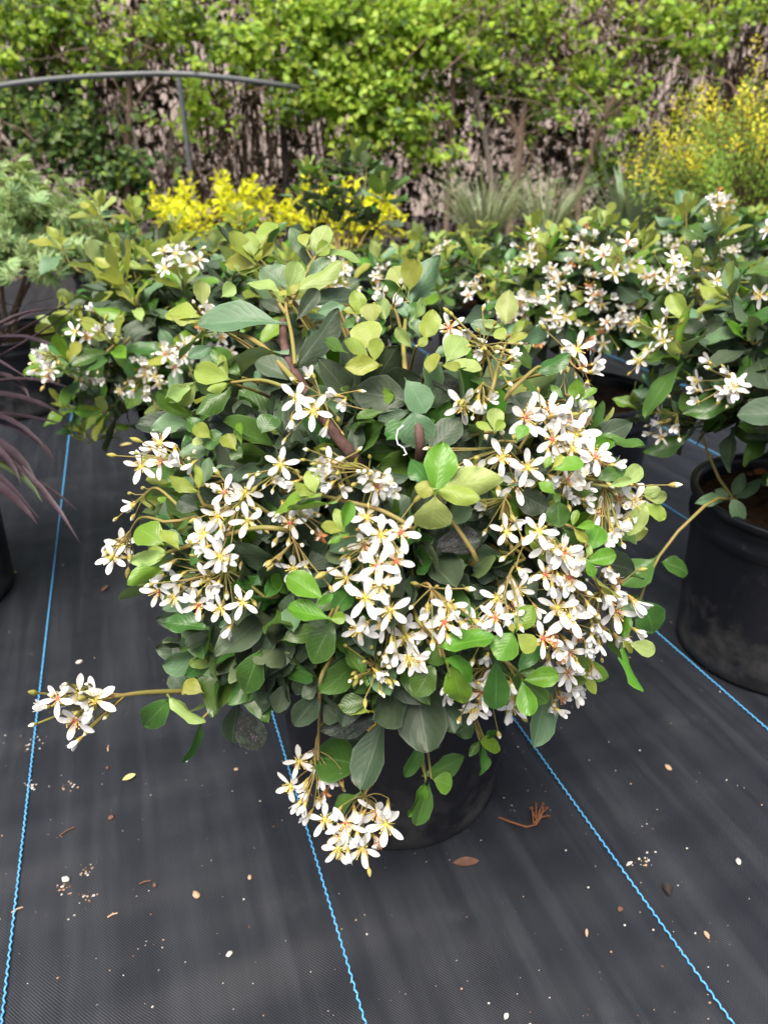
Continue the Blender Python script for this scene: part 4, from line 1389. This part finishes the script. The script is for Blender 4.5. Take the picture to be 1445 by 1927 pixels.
FEATY = leaf_material("feather_yellow", (0.55, 0.50, 0.025), (0.55, 0.5, 0.05), rough=.5, trans=.3, var=.2, vein=0)
rnd.seed(21)
rH = gp(1365, 590)
root = thing("feathery_bush", "tall feathery green bush with yellow tipped upright sprays by the vine fence", "bush", rH)
add_pot(root, .15, .165, .26)
items, tw = [], Geo()
soil = rH + UP * .24
top_pts = []
for i in range(330):
    a, k = rnd.uniform(0, 6.28), math.sqrt(rnd.random())
    x, y = math.cos(a) * k * .62, math.sin(a) * k * .5
    zt = .36 + (.66 - .42 * k * k) * rnd.uniform(.55, 1.08)
    tip = rH + Vector((x, y, zt))
    b0 = soil + Vector((x * .12, y * .12, 0))
    pts = bez(b0, b0 + Vector((x * .2, y * .2, .2)), tip - Vector((x * .25, y * .25, .18)), tip, 6)
    tw.tube(pts, taper(.004, .001, 6), 3, 0, cap=False)
    ln = rnd.uniform(.22, .34)
    nlf = 58
    ax = (pts[-1] - pts[-3]).normalized()
    yl = rnd.random() < ((.8 if zt > .7 else .45) if x < 0 else (.5 if zt > .85 else .12))
    for j in range(nlf):
        t = j / nlf
        c = tip - ax * ln * t + rv(.005)
        rd = Matrix.Rotation(2.4 * j, 3, ax) @ ax.orthogonal().normalized()
        side = rd * rnd.uniform(.2, 1) * (.012 + .055 * t)
        c2 = c + side
        dd = (ax * .7 + rd).normalized()
        L = rnd.uniform(.014, .022)
        items.append((SLA if i % 3 == 0 else QLA, frame(c2, c2 + dd * L, ax + unit(.3), L * .5), 1 if (yl and t < rnd.uniform(.15, .6)) else 0, rnd.random()))
merged("foliage", items, root, [FEATH, FEATY])
link("twigs", local(tw, root).mesh("twigs", [WOOD]), root, WM[root.name])['kind'] = 'stuff'

# ------------------------------------------------------------------ vine-covered fence, leaning trunks, pipe arch, pale wall behind
HY = math.radians(14)
hf = Vector((math.sin(HY), math.cos(HY), 0))            # away from the camera
hs = Vector((math.cos(HY), -math.sin(HY), 0))           # along the fence
HD = 4.9
HO = hf * HD
def on_fence(px, py, off=0.0):
    """view ray meets the plane of the fence; returns (along, height)"""
    d = ray(px, py)
    t = ((HD + off) - CAM.dot(hf)) / d.dot(hf)
    p = CAM + d * t
    return p.dot(hs), p.z
def fp(s, z, off=0.0):
    return hs * s + hf * (HD + off) + UP * z
WALLM = plain("pale_render", (0.66, 0.55, 0.50), .85, .2, (0.44, 0.36, 0.33), .8, .2)
g = Geo()
A, B = fp(-12, 0, 3.2), fp(12, 0, 3.2)
def slab(g, a, b, z0, z1, th, mat=0):
    n = hf * th
    c = [a + UP * z0, b + UP * z0, b + UP * z0 + n, a + UP * z0 + n]
    e = [p + UP * (z1 - z0) for p in c]
    for q in ((3, 2, 1, 0),):
        g.poly([c[i] for i in q], mat)
    g.poly(e, mat)
    for i in range(4):
        j = (i + 1) % 4
        g.poly([c[i], c[j], e[j], e[i]], mat)
slab(g, A, B, 0, 3.4, .2)
slab(g, A - hf * .03, B - hf * .03, 3.4, 3.48, .26)
tag(link("boundary_wall", g.mesh("boundary_wall", [WALLM], smooth=False)), "pale pinkish wall glimpsed through gaps in the vines", "wall")

# chain-link fence that carries the vines
WIRE = plain("dull_wire", (0.10, 0.10, 0.10), .5, .5, metallic=.5)
PIPE = plain("grey_pipe", (0.07, 0.078, 0.085), .45, .5, (0.11, 0.12, 0.125), 8)
fence = thing("chain_link_fence", "chain link fence under a thick cover of brown vines", "fence", fp(0, 0, .12))
g = Geo()
for i in range(-90, 90):
    s = i * .07
    for sg in (1, -1):
        n = 26
        pts = [fp(s + (.035 if (k % 2) else 0) * sg, .02 + k * .085, .12 + .004 * sg * (1 if k % 2 else -1)) for k in range(n)]
        g.tube(pts, .0018, 3, 0, cap=False)
w_ = link("wire_mesh", local(g, fence).mesh("wire_mesh", [WIRE]), fence, WM[fence.name])
w_['kind'] = 'stuff'
for s in (-5.9, -3.2, -.15, 2.6, 5.3):
    g = Geo()
    g.tube([fp(s, 0, .15), fp(s, 1.1, .15), fp(s, 2.2, .15)], .024, 8, 0)
    link("post", local(g, fence).mesh("post", [PIPE]), fence, WM[fence.name])
g = Geo()
g.tube([fp(-6.3, 2.18, .15), fp(0, 2.18, .15), fp(6.3, 2.18, .15)], .018, 8, 0)
link("rail", local(g, fence).mesh("rail", [PIPE]), fence, WM[fence.name])

# pipe arch with its post
arch_px = [(-160, 210), (-60, 178), (0, 162), (90, 150), (200, 142), (330, 139), (430, 147), (540, 162), (620, 176), (700, 195)]
aoff = [-.42] * 7 + [-.36, -.2, .05]
ap = [fp(*on_fence(x, y, o_), o_) for (x, y), o_ in zip(arch_px, aoff)]
base_ = fp(on_fence(337, 140, -.42)[0], 0, -.42)
root = thing("pipe_arch", "dark grey pipe arch with a vertical post standing against the vines", "arch", base_)
g = Geo()
sm = []
for i in range(len(ap) - 1):
    p0, p1, p2, p3 = ap[max(0, i - 1)], ap[i], ap[i + 1], ap[min(len(ap) - 1, i + 2)]
    for j in range(4):
        t = j / 4
        sm.append(.5 * ((2 * p1) + (p2 - p0) * t + (2 * p0 - 5 * p1 + 4 * p2 - p3) * t * t + (3 * p1 - p0 - 3 * p2 + p3) * t ** 3))
sm.append(ap[-1])
ends = [Vector((ap[0].x, ap[0].y, 0)) - hs * .12, Vector((ap[-1].x, ap[-1].y, 0)) + hs * .12]
g.tube([ends[0], (ends[0] + ap[0]) / 2 + UP * .05] + sm + [(ends[1] + ap[-1]) / 2 + UP * .05, ends[1]], .015, 8, 0)
link("hoop", local(g, root).mesh("hoop", [PIPE]), root, WM[root.name])
g = Geo()
top = fp(*on_fence(337, 146, -.42), -.42)
g.tube([base_, (base_ + top) / 2, top], .014, 8, 0)
link("post", local(g, root).mesh("post", [PIPE]), root, WM[root.name])

# trunks and woody vines one can tell apart
VWOOD = plain("vine_wood", (0.13, 0.085, 0.06), .85, .15, (0.22, 0.165, 0.13), 14, .5)
GREYW = plain("grey_trunk", (0.17, 0.14, 0.12), .85, .15, (0.27, 0.23, 0.20), 14, .5)
def trunk(parent, pxs, r0, r1, off, mat, name="trunk"):
    pts = []
    for i, (x, y) in enumerate(pxs):
        s, z = on_fence(x, y, off)
        pts.append(fp(s, max(0.0, z), off))
    g = Geo()
    g.tube(pts, taper(r0, r1, len(pts) - 1), 7, 0)
    return link(name, local(g, parent).mesh(name, [mat]), parent, WM[parent.name])
trees = [("slender grey trunk leaning behind the fine pale grass", [(935, 470), (925, 400), (924, 330), (912, 260), (897, 190), (880, 130)], .022, .012, GREYW),
         ("thicker leaning trunk with dark bark beside the slender grey one", [(955, 470), (962, 400), (972, 330), (980, 260), (985, 215), (1010, 120)], .030, .018, VWOOD),
         ("thin straight brown sapling rising through bright leaves above the pale grass", [(838, 470), (843, 330), (850, 220), (855, 120), (856, 30), (858, -80)], .020, .013, VWOOD),
         ("crooked tan stem with forked top behind the golden bush", [(305, 470), (300, 400), (285, 340), (262, 290), (250, 240)], .016, .009, GREYW),
         ("dark twisted trunk beside the pipe arch post", [(243, 460), (240, 360), (238, 290), (246, 220), (242, 120), (250, 20)], .024, .014, VWOOD),
         ("bowed brown trunk beyond the feathery bush", [(1085, 460), (1090, 350), (1130, 240), (1180, 130), (1210, 20)], .022, .012, VWOOD)]
for lb, pxs, r0, r1, mt in trees:
    s0, z0 = on_fence(*pxs[0], -.25)
    root = thing("tree", lb, "tree", fp(s0, 0, -.25), "small trunks against the vine fence")
    trunk(root, pxs, r0, r1, -.25, mt)
    # a few bare side branches
    for k in range(5):
        a = rnd.randrange(2, len(pxs) - 1)
        x, y = pxs[a]
        dx = rnd.choice((-1, 1)) * rnd.uniform(25, 70)
        trunk(root, [(x, y), (x + dx * .5, y - rnd.uniform(15, 50)), (x + dx, y - rnd.uniform(50, 130))], r1 * .6, .003, -.25, mt, "branch")

# the vine cover: tangled stems and leaves nobody could count
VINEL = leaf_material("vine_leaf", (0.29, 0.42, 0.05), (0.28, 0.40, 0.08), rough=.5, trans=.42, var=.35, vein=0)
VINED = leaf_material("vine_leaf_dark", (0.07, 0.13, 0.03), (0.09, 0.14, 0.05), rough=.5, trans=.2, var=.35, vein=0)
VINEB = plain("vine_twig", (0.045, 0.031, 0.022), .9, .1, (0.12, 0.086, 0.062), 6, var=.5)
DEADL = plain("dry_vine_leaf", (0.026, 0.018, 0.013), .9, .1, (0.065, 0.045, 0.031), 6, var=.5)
rnd.seed(77)
vines = thing("vine_cover", "mass of tangled brown vines with fresh green leaves covering the fence", "vines", fp(0, 0, 0))
gaps = [(400, 140, 60, 70), (380, 240, 90, 60), (310, 310, 60, 60), (470, 230, 60, 60), (470, 300, 70, 50), (120, 60, 70, 30), (1360, 90, 90, 60), (1400, 180, 60, 50), (700, 310, 40, 40), (185, 200, 50, 40), (620, 250, 40, 60), (1240, 300, 50, 40)]
gap_f = [(*on_fence(x, y), rx * HD / FPX, ry * HD / FPX) for x, y, rx, ry in gaps]
def in_gap(s, z):
    return max([0] + [1 - math.hypot((s - a) / rx, (z - b) / ry) for a, b, rx, ry in gap_f])
tg = Geo()
gap_litter = []
cnt = 0
while cnt < 12000:
    s, z, off = rnd.uniform(-6, 6), rnd.uniform(.1, 3.1), rnd.uniform(-.18, .55)
    if in_gap(s, z) > rnd.uniform(0.05, .5) and rnd.random() < .93:
        continue
    L = rnd.uniform(.25, .8)
    ang = rnd.gauss(math.pi / 2, .75)
    d = hs * math.cos(ang) + UP * math.sin(ang) + hf * rnd.uniform(-.25, .25)
    p = fp(s, z, off)
    pts = [p]
    for k in range(4):
        d = (d + unit(.45)).normalized()
        p = p + d * (L / 4)
        pts.append(p)
    r = rnd.choice((.002, .003, .003, .005))
    tg.tube(pts, taper(r, r * .5, 4), 3, 0, cap=False)
    cnt += 1
# a looser front layer of paler dead stems
tf = Geo()
for i in range(1500):
    s, z, off = rnd.uniform(-6, 6), rnd.uniform(.1, 2.8), rnd.uniform(-.45, -.1)
    if in_gap(s, z) > .2 or rnd.random() < (.55 if s < .6 else .1):
        continue
    d = (hs * rnd.gauss(0, .8) + UP * rnd.gauss(.6, .7) + hf * rnd.uniform(-.2, .3)).normalized()
    p = fp(s, z, off)
    pts = [p]
    L = rnd.uniform(.25, .9)
    for k in range(5):
        d = (d + unit(.4) - UP * .08).normalized()
        p = p + d * (L / 5)
        pts.append(p)
    tf.tube(pts, taper(rnd.choice((.003, .004, .006)), .0015, 5), 4, 0, cap=False)
t_ = link("vine_stems", local(tf, vines).mesh("vine_stems", [VWOOD]), vines, WM[vines.name])
t_['kind'] = 'stuff'
# hanging strands over the gaps
for i in range(900):
    s, z, off = rnd.uniform(-5.5, 5.5), rnd.uniform(1.0, 2.6), rnd.uniform(-.1, .25)
    p = fp(s, z, off)
    pts = [p]
    for k in range(5):
        p = p - UP * rnd.uniform(.1, .28) + unit(.03)
        pts.append(p)
    tg.tube(pts, taper(.003, .0015, 5), 3, 0, cap=False)
for i in range(420):
    a_, b_, rx, ry = gap_f[rnd.randrange(len(gap_f))]
    s, z = a_ + rnd.gauss(0, .6) * rx, b_ + rnd.uniform(0, 1.2) * ry
    p = fp(s, z, rnd.uniform(-.05, .3))
    pts = [p]
    for k in range(5):
        p = p - UP * rnd.uniform(.06, .16) + unit(.028)
        pts.append(p)
    tg.tube(pts, taper(rnd.choice((.004, .006, .008)), .002, 5), 4, 0, cap=False)
    for k in range(3):
        q = pts[rnd.randrange(1, 5)] + rv(.03)
        ll = rnd.uniform(.03, .06)
        gap_litter.append((q, ll))
t_ = link("vine_stems", local(tg, vines).mesh("vine_stems", [VINEB]), vines, WM[vines.name])
t_['kind'] = 'stuff'
# leaf drifts: (x, y, rx, ry in photo pixels, sprays, bright share)
drift = [(620, 40, 230, 70, 260, .9), (800, 60, 150, 90, 260, .95), (560, 120, 140, 70, 110, .85), (700, 150, 150, 70, 150, .9), (760, 230, 100, 60, 80, .85), (60, 60, 130, 80, 75, .7), (200, 110, 150, 50, 60, .8),
         (330, 40, 140, 50, 55, .6), (380, 200, 45, 90, 34, .95), (120, 30, 120, 50, 60, .6), (620, 200, 90, 40, 60, .95), (690, 260, 60, 40, 40, .9), (1000, 60, 120, 80, 60, .85), (900, 110, 90, 60, 50, .6),
         (1100, 150, 90, 50, 40, .9), (1250, 40, 150, 60, 70, .85), (1290, 90, 70, 40, 40, .8), (1050, 200, 110, 70, 26, .6), (1160, 220, 80, 60, 20, .8), (980, 170, 110, 60, 24, .5), (1400, 30, 70, 40, 40, .7),
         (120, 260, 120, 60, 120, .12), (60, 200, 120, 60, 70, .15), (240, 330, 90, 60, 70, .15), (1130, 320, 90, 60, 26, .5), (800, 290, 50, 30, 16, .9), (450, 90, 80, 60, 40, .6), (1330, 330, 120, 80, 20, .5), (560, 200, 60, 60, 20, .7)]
items = []
def spray(s, z, off, bright):
    c = fp(s, z, off)
    ax = (UP * rnd.uniform(-.6, 1) + hs * rnd.uniform(-1, 1) - hf * rnd.uniform(0, .6)).normalized()
    L = rnd.uniform(.06, .18)
    for k in range(rnd.randint(8, 15)):
        p = c + ax * L * rnd.random() + rv(.035)
        ll = rnd.uniform(.026, .050)
        d = (unit() - UP * .3 - hf * .3).normalized()
        n_ = (UP * .7 - hf * .6 + unit(.5)).normalized()
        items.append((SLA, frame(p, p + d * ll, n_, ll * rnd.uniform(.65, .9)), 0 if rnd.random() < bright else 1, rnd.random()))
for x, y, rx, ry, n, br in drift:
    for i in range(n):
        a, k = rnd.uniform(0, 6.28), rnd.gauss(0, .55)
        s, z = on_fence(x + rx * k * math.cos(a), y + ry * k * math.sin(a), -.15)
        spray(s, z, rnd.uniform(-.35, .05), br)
# beyond the frame the cover goes on the same way, and a thin scatter everywhere
for i in range(800):
    s, z = rnd.uniform(-6, 6), 3.2 * rnd.random() ** .6
    inside = -2.6 < s < 3.3 and z < 1.75
    if inside and (rnd.random() < .68 or in_gap(s, z) > .3):
        continue
    spray(s, z, rnd.uniform(-.3, .1), .75 if z > 1.2 else .4)
for i in range(42000):
    s, z, off = rnd.uniform(-6, 6), 3.2 * rnd.random(), rnd.uniform(.0, .6)
    g_ = in_gap(s, z)
    if g_ > rnd.uniform(0, .35):
        continue
    if math.sin(s * 9.1 + 3 * math.sin(z * 5)) + math.sin(z * 11 + 2.3 * math.sin(s * 4)) < rnd.uniform(-2.2, .2):
        continue
    p = fp(s, z, off)
    ll = rnd.uniform(.04, .095)
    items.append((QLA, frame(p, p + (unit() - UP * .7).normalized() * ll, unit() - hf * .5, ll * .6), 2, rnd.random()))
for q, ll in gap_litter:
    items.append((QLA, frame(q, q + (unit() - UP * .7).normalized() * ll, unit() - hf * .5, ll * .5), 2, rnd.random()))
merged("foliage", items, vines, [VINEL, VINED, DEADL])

# ------------------------------------------------------------------ litter on the cloth
LITM = {'tan': plain("dry_tan", (0.42, 0.29, 0.19), .8, .2, (0.3, 0.19, 0.12), 60, .3), 'brown': plain("dry_brown", (0.10, 0.052, 0.036), .8, .2, (0.17, 0.09, 0.06), 60, .4),
        'white': plain("pale_stone", (0.55, 0.51, 0.46), .8, .2, (0.42, 0.38, 0.33), 80, .3), 'black': plain("black_rotten", (0.012, 0.010, 0.009), .5, .4, (0.06, 0.045, 0.035), 90, .5),
        'yellow': plain("yellow_dead_leaf", (0.50, 0.46, 0.16), .55, .3, (0.58, 0.44, 0.2), 20), 'rust': plain("rust_sprig", (0.19, 0.075, 0.032), .8, .2, (0.13, 0.052, 0.026), 80, .3)}
rnd.seed(99)
def flat_leaf(name, label, cat, px, py, ang, L, W, mat, curl=.25, group=None):
    p = gp(px, py)
    g = Geo()
    rows, uv = [], []
    for t, w_ in ((0, .05), (.15, .5), (.35, .9), (.55, 1), (.75, .8), (.9, .5), (1, .05)):
        rows.append([((t - .5) * L, s * w_ * W * .5, .002 + curl * W * (s * s * w_ * w_) * .5 + .12 * L * (t - .5) ** 2 + rnd.uniform(0, .0006)) for s in (-1, -.4, .4, 1)])
    g.grid(rows, 0)
    bot = [[(x, y, z - .0006) for x, y, z in r] for r in rows]
    g.grid([r[::-1] for r in bot], 0)
    o = link(name, g.mesh(name, [LITM[mat]]), None, Matrix.Translation(p) @ Matrix.Rotation(ang, 4, 'Z'))
    return tag(o, label, cat, group)
flat_leaf("fallen_leaf", "small yellow fallen leaf lying on the cloth beyond the left blue thread's flowers", "leaf", 244, 1465, .25, .016, .0085, 'yellow')
flat_leaf("fallen_leaf", "yellow fallen leaf on the cloth under the wide shrub's drooping shoot", "leaf", 238, 838, .1, .030, .014, 'yellow')
flat_leaf("fallen_leaf", "curled orange-brown dead leaf on the cloth behind the front shrub's blooms", "leaf", 316, 916, -.2, .032, .014, 'rust', .5)
flat_leaf("bark_flake", "flat reddish brown bark flake lying in front of the big pot", "bark", 876, 1625, -.25, .028, .011, 'brown', .3)
flat_leaf("dead_leaf", "shrivelled black leaf curled up beside a blue thread", "leaf", 1254, 1677, 1.2, .015, .0095, 'black', .9)
flat_leaf("seed_husk", "slender pale husk lying flat near the front of the cloth", "husk", 1103, 1758, 1.0, .0085, .0028, 'tan', .3)
flat_leaf("seed_husk", "bent whitish husk touching the blue thread", "husk", 1183, 1628, .2, .009, .003, 'white', .5)
flat_leaf("leaf_scrap", "small orange-tan leaf scrap on the cloth past the blue thread", "leaf", 1328, 1762, 1.4, .008, .0045, 'tan', .5)
flat_leaf("fallen_petal", "single white fallen petal at the near edge of the cloth", "petal", 952, 1915, .6, .006, .004, 'white', .5)
flat_leaf("leaf_scrap", "tiny dull red leaf scrap between two blue threads", "leaf", 1166, 1714, .3, .007, .005, 'brown', .5)
flat_leaf("dead_leaf", "small brown curled leaf on the cloth by the purple plant", "leaf", 198, 1110, 1.0, .020, .008, 'brown', .6)
flat_leaf("fallen_leaf", "greenish fallen leaf scrap beside the maroon shadow of the purple plant", "leaf", 24, 1080, .1, .016, .009, 'yellow')
# dried flower sprig
p = gp(985, 1542)
g = Geo()
q = [gp(938, 1538, .004), gp(962, 1547, .006), gp(990, 1556, .004), gp(1008, 1552, .005), gp(1018, 1538, .010), gp(1022, 1518, .012)]
g.tube(q, taper(.0013, .0009, 5), 5, 0)
for (x, y) in ((1000, 1520), (1008, 1512), (1022, 1512), (1028, 1522), (1030, 1535), (1018, 1530), (1002, 1532)):
    b = gp(1005 + rnd.uniform(-3, 8), 1550, .005)
    e = gp(x, y, .010)
    g.tube([b, (b + e) / 2 + UP * .004, e], [.0009, .0009, .0007], 4, 0)
    for k in range(5):
        f = e + rv(.004)
        g.tube([e, f], [.001, .0004], 4, 0)
g.v = [tuple(Vector(v) - p) for v in g.v]
tag(link("dried_sprig", g.mesh("dried_sprig", [LITM['rust']]), None, Matrix.Translation(p)), "rust brown dried flower sprig with a long stalk on the cloth", "twig")
# twig bits
for px, py, ang, L, lb in ((128, 1566, .35, .017, "short reddish forked twig lying left on bare cloth by the first blue thread"), (274, 1662, -.05, .012, "straight reddish bit of twig beside a brown crumb"),
                           (205, 1410, 1.5, .010, "pale upright splinter of twig below the side flower spray"), (34, 1714, .2, .011, "pale twig bit lying across the first blue thread"), (213, 1724, .1, .010, "thin curved straw bit on the woven cloth")):
    p = gp(px, py)
    g = Geo()
    a, b = Vector((-L / 2, 0, .0014)), Vector((L / 2, 0, .0018))
    g.tube([a, (a + b) / 2 + Vector((0, L * .06, .0006)), b], [.0009, .001, .0007], 5, 0)
    if 'forked' in lb:
        g.tube([a, a + Vector((.002, -.005, .0005))], [.0009, .0006], 5, 0)
    tag(link("twig_bit", g.mesh("twig_bit", [LITM['brown' if 'reddish' in lb else 'tan']]), None, Matrix.Translation(p) @ Matrix.Rotation(ang, 4, 'Z')), lb, "twig")
# pebbles and crumbs
peb = [(370, 1686, .0042, 'tan', "rounded tan pebble on the cloth midway between two blue threads"), (125, 1657, .0042, 'white', "pale pebble with white crumbs around it near the first blue thread"),
       (1256, 1447, .0045, 'tan', "small pinkish pebble beyond the right-leaning blue thread"), (210, 1540, .0034, 'brown', "dark brown crumb of bark on bare cloth"), (292, 1667, .0026, 'brown', "brown crumb beside the straight reddish twig bit"),
       (1388, 1623, .0036, 'white', "white angular stone chip at the edge of the cloth"), (432, 1797, .0030, 'white', "white stone chip on the front part of the cloth"), (150, 1248, .0045, 'white', "white pebble above the side flower spray"),
       (470, 1652, .0026, 'tan', "tiny tan crumb close to the middle blue thread"), (445, 1449, .0026, 'tan', "tiny tan chip under the drooping left leaves"), (203, 1446, .0024, 'brown', "tiny brown crumb beside the yellow fallen leaf")]
for px, py, r, mt, lb in peb:
    p = gp(px, py)
    g = Geo()
    g.blob((0, 0, r * .55), r, px, 9, 6, 0, (1.2, .85, .62))
    tag(link("pebble", g.mesh("pebble", [LITM[mt]]), None, Matrix.Translation(p) @ Matrix.Rotation(rnd.uniform(0, 3), 4, 'Z')), lb, "pebble")
g = Geo()
def crumb(px, py, r):
    p = gp(px, py)
    g.blob((p.x, p.y, r * .5), r, int(px * 7 + py), 5, 3, rnd.choice((0, 0, 1, 2)), (1.2, .9, .6))
for c_ in ((132, 1478, 11), (55, 1403, 12), (120, 1672, 9), (160, 1690, 8), (160, 1640, 8), (1210, 1620, 12), (60, 1480, 6)):
    for k in range(16):
        crumb(c_[0] + rnd.gauss(0, c_[2]), c_[1] + rnd.gauss(0, c_[2] * .7), rnd.uniform(.0005, .0016))
for k in range(420):
    crumb(rnd.uniform(-100, 1550), rnd.uniform(1000, 1960), rnd.choice((.0004, .0006, .0006, .0008, .0012)))
o = link("grit", g.mesh("grit", [LITM['white'], LITM['tan'], LITM['brown']], smooth=False))
o['kind'] = 'stuff'
o['label'] = 'loose pale grit and crumbs scattered over the cloth'
